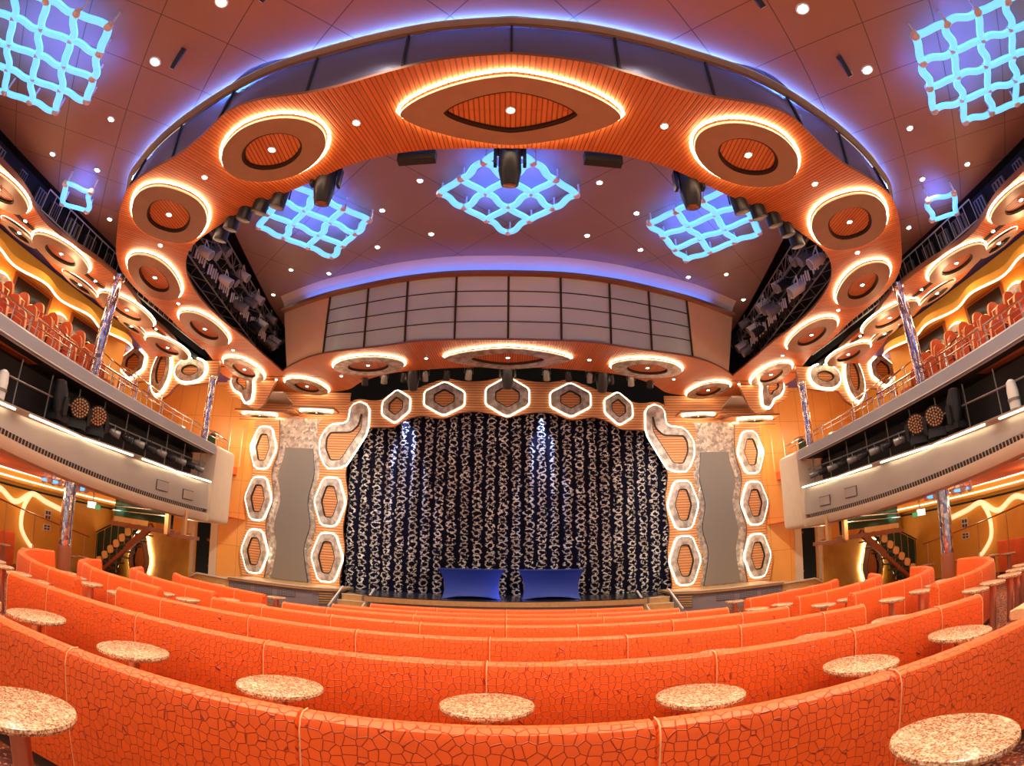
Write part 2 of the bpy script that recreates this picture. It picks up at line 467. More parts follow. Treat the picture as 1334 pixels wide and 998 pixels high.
ff_ = catmull([(0, 16.3), (-1.7, 16.43), (-3.83, 16.95), (-5.2, 17.9), (-6.05, 18.9), (-7.2, 19.38)], 6)
nF = 40
nF_, fF_ = resample(fn_, nF), resample(ff_, nF)
T3 = lambda L, z: [(p[0], p[1], z) for p in L]
g = G()
for sx in (-1, 1):
    h = G()
    for z, mi in ((S, 0), (S + .06, 1)):
        h.strip(T3(oA, z), T3(iA, z), mi); h.strip(T3(nF_, z), T3(fF_, z), mi)
        h.add([(-7.98, 16.9, z), (-10.75, 17.3, z), (-10.0, 19.4, z), (-7.2, 19.38, z)], [(0, 1, 2, 3)], mi, [(0, 0), (2.8, 0), (2.6, 2.2), (0, 2.5)])
    for L in (oA, iA, nF_, fF_): h.strip(T3(L, S), T3(L, S + .06), 2)
    if sx > 0: h.mirror()
    o = len(g.v)
    for k, f in enumerate(h.f):
        if k in h.uv: g.uv[len(g.f) + k] = h.uv[k]
    g.v += h.v; g.f += [[i + o for i in f] for f in h.f]; g.mi += h.mi
obj('ceiling_soffit', g, ['wood', 'dark', 'brown'], kind='structure', label='orange slatted wood ring soffit sweeping around the ceiling opening', cat='ceiling')

# outer ceiling: everything between the ring and the black side slots
g = G()
A = resample(outer[:-10], 60)
Bp = resample([(0, -3.5), (-6, -3.5), (-10.6, -3.5), (-10.6, 6), (-10.6, 15.1)], 60)
for sx in (-1, 1):
    h = G().strip(T3(A, CO), T3(Bp, CO), 0)
    if sx > 0: h.mirror()
    g.add(h.v, h.f)
obj('ceiling', g, 'ceil', kind='structure', label='brown panelled outer ceiling around the slatted ring', cat='ceiling', smooth=0)
g = G().add([(-6.2, 4, CI), (6.2, 4, CI), (7.1, 9.9, CI), (7.9, 14.8, CI), (8.2, 17.5, CI), (-8.2, 17.5, CI), (-7.9, 14.8, CI), (-7.1, 9.9, CI)], [tuple(range(8))])
obj('ceiling_inner', g, 'ceil2', kind='structure', label='mauve brown panelled ceiling inside the ring opening', cat='ceiling', smooth=0)

# ring fascia towards the audience: glass band with blue reflections painted in, brown trim, lip with blue cove light
ftop = resample(catmull([(0, 4.5), (-.97, 4.56), (-1.74, 4.67), (-2.53, 4.81), (-4.09, 5.14), (-6.03, 5.9), (-7.33, 6.62), (-8.2, 7.3), (-9.45, 9.0)], 6), 60)
fbot = resample(outer, 160)
fbot = resample([p for p in fbot if p[0] > -9.5 and p[1] < 9.0], 60)
tang = lambda L, i: (Vector(L[min(i + 1, len(L) - 1)]) - Vector(L[max(i - 1, 0)])).normalized()
def off(L, d):    # offset towards the audience
    out = []
    for i, p in enumerate(L):
        t = tang(L, i); n = Vector((t.y, -t.x)); out.append((p[0] + n.x * d, p[1] + n.y * d))
    return out
FT, FB = both([(p[0], p[1]) for p in ftop]), off(both([(p[0], p[1]) for p in fbot]), -.03)
fascia = obj('ring_fascia', G().strip(T3(FB, S + .05), T3(FT, 8.34), 0), ['reflect_glass'], label='glass band with painted blue reflections along the upper edge of the slatted ring', cat='fascia')
f1, f3 = off(FT, .02), off(FT, .12)
obj('trim_band', G().strip(T3(f1, 8.33), T3(f1, 8.42), 0), 'brown', parent=fascia)
g = G()
g.strip(T3(f1, 8.42), T3(f3, 8.43), 0); g.strip(T3(f3, 8.43), T3(f3, 8.455), 1); g.strip(T3(f3, 8.455), T3(f1, 8.45), 2)
obj('ledge', g, ['fasc', 'white', 'dark'], parent=fascia)
M['bluecove'] = mat('blue_cove_strip', (.2, .4, 1), .5, emit=(.08, .22, 1.), strength=120.)
obj('cove_strip', G().tube([(x, y, 8.475) for x, y in off(FT, .03)[6:-6:2]], .012, 6), 'bluecove', parent=fascia)
for k in range(-6, 7):
    i = len(FT) // 2 + round(k * 8.2)
    if 0 <= i < len(FT):
        a_, b_ = FB[i], FT[i]; obj('mullion', G().bar((a_[0], a_[1] - .02, S + .06), (b_[0], b_[1] - .02, 8.34), .035), 'dark', parent=fascia)

# black voids left and right of the opening and above the balconies
for sx in (-1, 1):
    g = G()
    X = lambda x: x * -sx
    pv = [(X(-5.9), 7.7), (X(-6.9), 8.5), (X(-7.7), 9.2), (X(-8.6), 10.4), (X(-8.75), 12), (X(-8.75), 17.5)]
    g.strip([(x, y, 7.6) for x, y in pv], [(x, y, 9.9) for x, y in pv])
    g.add([(x, y, 9.88) for x, y in pv] + [(X(-6.2), 17.5, 9.88)], [tuple(range(7))])
    g.box((X(-7.9), 17.45, 8.7), (2.4, .1, 2.3))
    obj('wall_void_' + SIDE[sx], g, 'dark', kind='structure', label=f'black void wall behind the lighting truss {SIDE[sx]} of the ceiling opening', cat='wall', smooth=0)
    g = G()
    g.box((X(-10.95), 6.5, 8.1), (.1, 20, 1.2)); g.box((X(-10.9), 6.5, 8.62), (.7, 20.4, .1))
    g.box((X(-10.3), 16.4, 8.3), (1.4, .1, 1.5))
    g.box((X(-11.4), 6.5, 7.72), (1.0, 20, .1))
    obj('wall_slot_' + SIDE[sx], g, 'dark', kind='structure', label=f'black slot wall between the outer ceiling and the {SIDE[sx]} balcony soffit', cat='wall', smooth=0)

# ------------------------------------------------------------------ stage wall
g = G().add([(-16, 21, -1), (16, 21, -1), (16, 21, 10), (-16, 21, 10)], [(0, 1, 2, 3)])
g.add([(-8.5, 17.4, 10), (8.5, 17.4, 10), (8.5, 21, 10), (-8.5, 21, 10)], [(0, 1, 2, 3)])
obj('wall_stage_back', g, 'dark', kind='structure', label='black back wall behind the stage curtain', cat='wall', smooth=0)
for sx in (-1, 1):
    h = G()
    # orange end wall with the doorway
    for x0, x1, z0, z1 in ((-16, -12.42, -.6, 9), (-12.42, -11.68, 2.3, 9), (-11.68, -9.0, -.6, 9)):
        h.box(((x0 + x1) / 2, 19.5, (z0 + z1) / 2), (x1 - x0, .1, z1 - z0))
    if sx > 0: h.mirror()
    obj('wall_end_' + SIDE[sx], h, 'orangew', kind='structure', label=f'orange panelled end wall {SIDE[sx]} of the stage', cat='wall', smooth=0)
    h = G().box((-8.05, 19.45, 3.2), (2.3, .08, 6.6))
    if sx > 0: h.mirror()
    obj('silver_panel', h, 'silver', label=f'crumpled silver wall panel framing the grey screen {SIDE[sx]} of the stage', cat='wall panel', smooth=0)
    L = catmull([(-8.59, 5.3), (-8.62, 4.9), (-8.78, 4.18), (-8.6, 3.3), (-8.79, 2.25), (-8.64, 1.41), (-8.82, .22)], 6)
    Rr = catmull([(-7.42, 5.3), (-7.36, 4.9), (-7.29, 4.26), (-7.46, 3.27), (-7.31, 2.37), (-7.51, 1.45), (-7.30, .22)], 6)
    pl = [tuple(p) for p in L] + [tuple(p) for p in reversed(Rr)]
    h = G().poly3(pl, lambda u, v, q: (u, 19.41 - q, v), 0, .08, 0, 1)
    if sx > 0: h.mirror()
    obj('side_screen', h, ['screen', 'rim'], label=f'tall grey wavy edged screen {SIDE[sx]} of the stage curtain', cat='screen', group=None)
    L = catmull([(-10.05, 6.4), (-10.13, 5.24), (-9.92, 4.3), (-10.17, 3.23), (-9.98, 2.25), (-10.23, 1.18), (-10.05, .15)], 6)
    Rr = catmull([(-8.98, 6.4), (-8.88, 5.24), (-9.08, 4.3), (-8.93, 3.3), (-9.16, 2.3), (-9.0, 1.3), (-9.12, .15)], 6)
    pl = [tuple(p) for p in L] + [tuple(p) for p in reversed(Rr)]
    h = G().poly3(pl, lambda u, v, q: (u, 19.41 - q, v), 0, .1, 0, 1)
    if sx > 0: h.mirror()
    obj('wavy_pilaster', h, ['woodp', 'brown'], label=f'wavy slatted wood pilaster beside the {SIDE[sx]} end wall', cat='pilaster')
# proscenium arch
op = catmull([(-5.98, .1), (-6.03, .45), (-5.88, 1.5), (-5.98, 2.39), (-5.86, 3.5), (-6.0, 4.5), (-5.74, 5.7), (-5.24, 6.15), (-4.3, 6.22), (-3.79, 6.52), (-3.2, 6.68), (-2.4, 6.58), (-1.74, 6.82), (-1.0, 6.86), (0, 6.64)], 5)
tp = catmull([(0, 8.3), (-.8, 8.1), (-1.59, 8.05), (-2.3, 8.15), (-2.99, 7.95), (-3.57, 7.72), (-4.35, 7.6), (-4.8, 7.29), (-5.25, 7.25), (-5.7, 7.3), (-6.08, 7.1), (-6.1, 6.5), (-6.5, 6.42), (-7.22, 6.4), (-7.18, 5.4), (-7.04, 4.4), (-7.2, 3.3), (-7.04, 2.3), (-7.23, 1.25), (-7.1, .1)], 5)
half = [tuple(p) for p in tp] + [tuple(p) for p in op]   # axis top -> left foot -> opening up to the axis
h = G()
for sx in (-1, 1):
    pl = [(x * -sx, z) for x, z in half]
    h.poly3(pl, lambda u, v, q: (u, 19.42 - q, v), 0, .12, 0, 1)
obj('proscenium_arch', h, ['woodp', 'brown'], label='slatted wood proscenium arch with wavy edges around the stage curtain', cat='arch')

# stage
h = G()
cur = [(0, 17.2), (-2.4, 17.22), (-4.45, 17.35), (-4.5, 17.5), (-6.1, 19.3), (-7, 19.35), (-7, 21), (0, 21)]
pl = cur + [(-x, y) for x, y in reversed(cur[1:-1])]
h.poly3([(x, y) for x, y in pl], lambda u, v, q: (u, v, q), -.6, .07, 1, 2)
h.poly3([(x, y * 1.0) for x, y in pl], lambda u, v, q: (u, v, q), .07, .1, 0, 0)
st = obj('stage', h, ['stageblack', 'gold', 'ventbox'], kind='structure', label='black glossy stage floor with a pale front edge', cat='stage')
h = G()
for i in range(22): h.box((-4.3 + i * .41, 17.18, -.03), (.30, .04, .05))
obj('front_trim', G().box((0, 17.17, .0), (9.0, .06, .16)), 'gold', parent=st)
obj('vent_strip', h, 'vent', parent=st)

# curtain
g = G(); N = 460; W = 6.5
vs = []; uvs = []
for r, z in enumerate((.08, 2.0, 4.5, 7.4)):
    for i in range(N + 1):
        x = -W + 2 * W * i / N
        vs.append((x, 19.95 + .075 * math.sin(2 * PI * x / .48) + .05 * math.sin(2 * PI * x / 1.7 + r * .25) + .015 * math.sin(9 * x + r), z)); uvs.append((x * 1.0 + 20.04, z))
fs = [(r * (N + 1) + i, r * (N + 1) + i + 1, (r + 1) * (N + 1) + i + 1, (r + 1) * (N + 1) + i) for r in range(3) for i in range(N)]
g.add(vs, fs, 0, uvs)
obj('stage_curtain', g, 'sequin', label='dark navy pleated stage curtain covered in chains of silver rings', cat='curtain', smooth=80)

# ------------------------------------------------------------------ projection booth above the stage
bt = catmull([(0, 12.71, 8.85), (-1.5, 12.76, 8.85), (-2.84, 13.0, 8.85), (-4.04, 13.37, 8.85), (-5.66, 13.98, 8.85), (-7.3, 14.85, 8.85)], 8)
bb = catmull([(0, 14.1, 7.62), (-1.7, 14.18, 7.62), (-3.0, 14.45, 7.62), (-4.2, 14.78, 7.62), (-5.9, 15.27, 7.62), (-7.75, 16.7, 7.62)], 8)
NB_ = 60
bt, bb = resample(bt, NB_ + 1), resample(bb, NB_ + 1)
booth = thing('projection_booth', (0, 14, 7.6), 'smoked glass booth band leaning out above the stage arch', 'booth')
bl = (0, 14, 7.6)
def bp(s, t, sx, d=0.):
    a = bt[min(NB_, int(s * NB_ + .5))]; b = bb[min(NB_, int(s * NB_ + .5))]
    p = b.lerp(a, t); return Vector((p.x * -sx, p.y - d, p.z - d * .6))
cuts = [0, .19, .37, .54, .72]
for sx in (-1, 1):
    for k in range(4):
        n = 7; ss = [cuts[k] + (cuts[k + 1] - cuts[k]) * i / n for i in range(n + 1)]
        part('glass_panel', G().strip([bp(s, 1, sx) for s in ss], [bp(s, 0, sx) for s in ss]), 'booth', booth, bl)
    n = 10; ss = [.72 + .28 * i / n for i in range(n + 1)]
    part('side_panel', G().strip([bp(s, 1, sx) for s in ss], [bp(s, 0, sx) for s in ss]), 'beige', booth, bl)
    for k, c in enumerate(cuts):
        if c == 0 and sx > 0: continue
        part('mullion', G().bar(bp(c, 0, sx, .02), bp(c, 1, sx, .02), .06, .05), 'dark', booth, bl)
for t in (.28, .53, .77):
    L = [bp(s / 40 * .72, t, -1, .012) for s in range(40, 0, -1)] + [bp(s / 40 * .72, t, 1, .012) for s in range(0, 41)]
    part('glazing_bar', G().tube(L, .014, 5), 'dark', booth, bl)
L = [bp(s / 40, 1, -1, .24) + Vector((0, 0, .14)) for s in range(40, 0, -1)] + [bp(s / 40, 1, 1, .24) + Vector((0, 0, .14)) for s in range(0, 41)]
part('top_rail', G().sweep(L, [(-.025, -.05), (.025, -.05), (.025, .05), (-.025, .05)], up=(0, 0, 1)), 'brown', booth, bl)
# cove curving from the booth top to the inner ceiling, lit by a blue strip lying on the top ledge
DY = lambda q, dy, dz: Vector((q.x, q.y - dy, q.z + dz))
lv = [[DY(p, .0, .02) for p in bt], [DY(p, .06, .16) for p in bt], [DY(p, .22, .27) for p in bt], [Vector((p.x, p.y - .52, CI - .005)) for p in bt]]
h = G(); l2 = G()
for sx in (-1, 1):
    q = G(); q2 = G()
    for a_, b_ in zip(lv, lv[1:]): q.strip(a_, b_)
    q2.strip([DY(p, -.02, .0) for p in bt], [DY(p, .24, -.02) for p in bt])
    if sx > 0: q.mirror(); q2.mirror()
    h.add(q.v, q.f); l2.add(q2.v, q2.f)
part('cove', h, 'white', booth, bl)
part('ledge', l2, 'brown', booth, bl)
h = G().tube([DY(p, .15, .03) for p in reversed(bt[:52])] + [Vector((-p.x, p.y - .15, p.z + .03)) for p in bt[1:52]], .014, 6)
M['bluecove2'] = mat('booth_cove_strip', (.2, .4, 1), .5, emit=(.07, .2, 1.), strength=17.)
part('cove_strip', h, 'bluecove2', booth, bl)

# ------------------------------------------------------------------ balconies, upper and lower side decks
zt = lambda y: 4.99 - .037 * (y - 6.2)
zb = lambda y: 2.0 + .0052 * max(0, 16.8 - y) ** 2
YS = [-1 + .3 * i for i in range(62)]   # to 17.3
for sx in (-1, 1):
    sd = SIDE[sx]
    def fx(gg): return gg.mirror() if sx > 0 else gg
    # deck slab and underside
    h = G()
    h.box((-13.3, 9, 4.25), (5.2, 21, .3))
    obj('floor_balcony_' + sd, fx(h), 'orange_plain', kind='structure', label=f'deck of the {sd} upper balcony', cat='floor')
    h = G().add([(-10.1, -2, 2.55), (-16, -2, 2.55), (-16, 19.5, 2.35), (-10.1, 19.5, 2.35)], [(0, 1, 2, 3)])
    obj('ceiling_under_balcony_' + sd, fx(h), 'orange_plain', kind='structure', label=f'orange ceiling under the {sd} balcony', cat='ceiling')
    # fascia
    bf = thing('balcony_fascia', (-9.8 * -sx, 9, 3.5), f'grey balcony front of the {sd} balcony with lit scalloped ledge and lighting recess', 'balcony front')
    lo = (-9.8 * -sx, 9, 3.5)
    wav = lambda y: .16 * abs(math.sin(PI * (y - 1.05) / 4.3)) ** .7
    def loft(sec, ys, name, m, sm=35):
        q = G(); n = len(sec(ys[0]))
        vs = [(x, y, z) for y in ys for x, z in sec(y)]
        fs = [(i * n + j, i * n + j + 1, (i + 1) * n + j + 1, (i + 1) * n + j) for i in range(len(ys) - 1) for j in range(n - 1)]
        q.add(vs, fs); return part(name, fx(q), m, bf, lo, sm)
    loft(lambda y: [(-10.25, zt(y) + .02), (-9.86, zt(y) + .02), (-9.8, zt(y) - .03), (-9.8, zt(y) - .30), (-9.9, zt(y) - .33), (-9.9, zt(y) - .36)], YS, 'top_band', 'band')
    loft(lambda y: [(-9.785, zt(y) - .30), (-9.785, zt(y) - .325)], YS, 'bright_line', 'white')
    loft(lambda y: [(-9.9, zt(y) - .362), (-10.62, zt(y) - .362), (-10.62, zt(y) - .37), (-10.55, zt(y) - .45), (-10.55, 3.3), (-9.85, 3.40)], [y for y in YS if y < 16], 'recess', 'dark', 0)
    ys = [y for y in YS if y < 16]
    loft(lambda y: [(-9.86 + wav(y) - .3, 3.425), (-9.86 + wav(y), 3.40), (-9.87 + wav(y), 3.36), (-9.93, 3.30)], ys, 'ledge', 'fasc')
    for a in (-1, 3.2, 7.5, 11.8):
        yy = [a + .22 + (3.85 * i / 16) for i in range(17)]
        q = G().tube([(-9.885 + wav(y), y, 3.335) for y in yy if y < 16], .022, 6); part('light_strip', fx(q), 'ledc', bf, lo)
    loft(lambda y: [(-9.92, 3.32), (-9.90, 3.1), (-9.87, 2.9), (-9.86, (zb(y) + .42))], YS, 'belly', 'fasc')
    loft(lambda y: [(-9.865, zb(y) + .42), (-9.89, zb(y) + .30)], ys, 'vent_grille', 'ventslot')
    loft(lambda y: [(-9.86, zb(y) + .30), (-9.85, zb(y) + .16), (-9.90, zb(y) + .04), (-10.02, zb(y)), (-10.3, zb(y) + .02), (-10.4, zb(y) + .5)], YS, 'bottom_edge', 'beige')
    # plain end block
    q = G()
    pr = rounded([(-11.2, 2.02), (-9.75, 2.02), (-9.72, 4.60), (-11.2, 4.62)], .12, 4)
    q.poly3(pr, lambda u, v, hh: (u, hh, v), 16.05, 17.35)
    part('end_block', fx(q), 'beige', bf, lo)
    for y, z in ((13.3, 2.80), (14.75, 2.74)):
        part('access_panel', fx(G().box((-9.855, y, z), (.02, .62, .30))), 'vent', bf, lo)
        part('access_door', fx(G().box((-9.845, y, z), (.02, .58, .26))), 'fasc', bf, lo)
    # balcony soffit
    inn = catmull([(-9.9, -1), (-9.9, 4.8), (-9.98, 5.7), (-10.36, 6.85), (-10.3, 7.85), (-10.1, 8.7), (-10.05, 9.8), (-10.22, 10.75), (-10.66, 11.95), (-10.7, 13.1), (-10.9, 14.2), (-11.3, 15.3)], 6)
    out = catmull([(-11.8, -1), (-11.75, 5), (-11.85, 6.5), (-11.6, 7.7), (-11.86, 9.0), (-11.66, 10), (-11.95, 11.4), (-11.9, 12.4), (-12.4, 13.6), (-12.9, 15.3)], 6)
    inn, out = resample(inn, 64), resample(out, 64)
    h = G().strip(T3(inn, S - .02), T3(out, S - .02), 0).strip(T3(inn, S - .02), T3(inn, S + .12), 1).strip(T3(out, S - .02), T3(out, S + .2), 1)
    obj('ceiling_balcony_' + sd, fx(h), ['wood', 'brown'], kind='structure', label=f'orange slatted wavy soffit above the {sd} balcony', cat='ceiling')
    h = G().add([(-11.4, -1, 7.95), (-15.5, -1, 7.95), (-15.5, 19.4, 7.95), (-11.4, 19.4, 7.95)], [(0, 1, 2, 3)])
    obj('ceiling_recess_' + sd, fx(h), 'purple', kind='structure', label=f'purple recessed ceiling behind the {sd} balcony soffit', cat='ceiling')
    # wavy orange drop cove with a glowing edge
    wv = lambda y: -12.0 + .15 * math.cos(PI * (y - 8.7)) 
    yy = [-1 + .2 * i for i in range(72)]
    h = G().strip([(wv(y) - .10, y, 7.30) for y in yy], [(wv(y), y, 7.02) for y in yy]).strip([(wv(y) - .10, y, 7.30) for y in yy], [(-12.75, y, 7.34) for y in yy]).strip([(wv(y), y, 7.02) for y in yy], [(-12.7, y, 7.25) for y in yy])
    cv = obj('wavy_cove', fx(h), 'amber', label=f'wavy amber cove with glowing lower edge above the {sd} balcony seats', cat='cove')
    obj('light_strip', fx(G().tube([(wv(y) + .02, y, 7.02) for y in yy], .028, 6)), 'ledp', parent=cv)
    # upper walls
    h = G().box((-12.75, 6.2, 6.1), (.12, 14.8, 3.5)).box((-14.4, 13.6, 6.1), (3.3, .12, 3.5)).box((-15.5, 9, 6.1), (.12, 21, 3.7))
    obj('wall_upper_' + sd, fx(h), 'amber', kind='structure', label=f'amber wall behind the {sd} upper balcony', cat='wall', smooth=0)
    for k, (y0, y1) in enumerate(((8.15, 9.75), (10.7, 12.2), (5.6, 7.2))):
        t = thing('wall_television', (12.66 * sx, (y0 + y1) / 2, 6.75), f'dark wall screen in a brown frame, {["middle one", "nearest to the stage", "farthest from the stage"][k]} on the {sd} balcony wall', 'screen')
        lc = (12.66 * sx, (y0 + y1) / 2, 6.75)
        part('frame', fx(G().box((-12.67, (y0 + y1) / 2, 6.75), (.06, y1 - y0, .85))), 'mahog', t, lc)
        part('screen', fx(G().box((-12.64, (y0 + y1) / 2, 6.75), (.04, y1 - y0 - .22, .65))), 'tv', t, lc)
    # lower side walls
    h = G().box((-14.6, 8.5, 1.0), (.12, 22, 3.6))
    obj('wall_lower_' + sd, fx(h), 'amber', kind='structure', label=f'amber wall under the {sd} balcony', cat='wall', smooth=0)
# ================================================================== GLOWING CELLS
def superell(a, b, p, ang=0., n=56):
    out = []
    for i in range(n):
        t = 2 * PI * i / n; c, s = math.cos(t), math.sin(t)
        x = a * abs(c) ** (2 / p) * (1 if c >= 0 else -1); y = b * abs(s) ** (2 / p) * (1 if s >= 0 else -1)
        out.append((x * math.cos(ang) - y * math.sin(ang), x * math.sin(ang) + y * math.cos(ang)))
    return out
def scaled(P, sx, sy=None, d=(0, 0)): return [(x * sx + d[0], y * (sy or sx) + d[1]) for x, y in P]

def cell(outer_, inner_, fn, o, label, plate='plate', light=True, led='led', group=None, lift=.075, thick=.05, w=.024, out=.045, core='cell'):
    """plate ring standing off the slats, with an LED strip behind its rim"""
    t = thing('light_cell', o, label, 'ring light', group)
    g = G().annulus(outer_, inner_, fn, lift, lift + thick, 0, 0, 1)
    part('ring_plate', g, [plate, 'rim'], t, o)
    si = inset(outer_, -out)
    part('light_strip', G().tube([fn(u, v, max(w + .003, lift * .45)) for u, v in si[::2]], w, 6, True), led, t, o)
    g = G().annulus(inset(inner_, -.012), inset(inner_, .035), fn, .0, lift + thick * .6, 1, 1, 1)
    part('inner_rim', g, ['plate', 'rim'], t, o)
    core_ = scaled(inset(inner_, .045), 1)
    part('core_panel', G().poly3(core_, fn, 0, lift * .75, 0, 1), [core, 'rim'], t, o)
    if light:
        cu = sum(p[0] for p in inner_) / len(inner_); cv = sum(p[1] for p in inner_) / len(inner_)
        dl = part('downlight', G().rings([(Vector(fn(cu, cv, lift * .75)), .075), (Vector(fn(cu, cv, lift * .75 + .02)), .075), (Vector(fn(cu, cv, lift * .75 + .02)), .05)], 16), 'white', t, o)
        p2 = G().rings([(Vector(fn(cu, cv, lift * .75 + .021)), .05), (Vector(fn(cu, cv, lift * .75 + .027)), .045)], 12); p2.shift(o)
        l = bpy.data.objects.new('lens', mesh('lens', p2, 'lens')); COL.objects.link(l); l.parent = dl
    return t

def soffit_cell(c, a, b, ang, p, label, ins=.6, sx=-1, z=S, pin=None, **kw):
    ang = math.radians(ang)
    if sx > 0: c = (-c[0], c[1]); ang = PI - ang
    o = (c[0], c[1], z)
    fn = lambda u, v, h: (c[0] + u, c[1] + v, z - h)
    P = superell(a, b, p, ang); Q = superell(a * ins, b * ins, pin or p, ang)
    return cell(P, Q, fn, o, label, **kw)

soffit_cell((0, 5.42), 1.6, .70, 0, 1.5, 'large diamond shaped ring light at the top middle of the slatted ring', .6, pin=1.45)
soffit_cell((0, 15.3), 1.93, .88, 0, 1.5, 'wide diamond shaped ring light over the middle of the stage arch, below the booth', .58, plate='plates')
for sx in (-1, 1):
    d = SIDE[sx]
    for c, a, b, ang, p, lab, pl in (
        ((-3.85, 5.98), 1.06, .68, -22, 1.9, f'oval ring light in the slatted ring next to the big middle diamond, {d} of it', 'plate'),
        ((-6.78, 7.38), 1.02, .82, -48, 2.3, f'rounded square ring light at the {d} bend of the slatted ring', 'plate'),
        ((-8.76, 9.78), 1.2, .66, 108, 2.2, f'ring light just past the {d} bend of the slatted ring, first of three', 'plate'),
        ((-9.0, 12.95), 1.25, .62, 95, 2.2, f'second of three ring lights along the {d} side of the slatted ring', 'plate'),
        ((-9.35, 16.5), 1.25, .62, 95, 2.2, f'last of three ring lights along the {d} side of the slatted ring', 'plates'),
        ((-7.55, 18.35), 1.0, .72, 80, 2.3, f'ring light in the slatted ring at the {d} corner below the booth', 'plates'),
        ((-4.55, 16.05), 1.3, .80, -18, 1.9, f'oval ring light below the booth, {d} of the wide diamond', 'plates')):
        soffit_cell(c, a, b, ang, p, lab, .58, sx, plate=pl)
    for k, (y, x, a, b) in enumerate(((2.7, -10.55, .95, .60), (5.4, -10.55, .95, .6), (8.15, -10.85, 1.0, .58), (11.4, -10.98, 1.2, .6), (14.3, -11.35, 1.05, .6))):
        soffit_cell((x, y), a, b, 88, 2.0, f'ring light in the {d} balcony soffit, {["fifth", "fourth", "third", "second", "first"][k]} counting from the stage end', .55, sx, S - .02)
    for k, (y, x, a) in enumerate(((4.3, -11.4, .68), (7.0, -11.42, .68), (9.7, -11.5, .78), (12.5, -11.62, .74))):
        soffit_cell((x, y), a, .21, 90, 1.7, f'narrow ring light at the outer edge of the {d} balcony soffit, {["fourth", "third", "second", "first"][k]} from the stage', .6, sx, S - .02, led='ledp', w=.01)

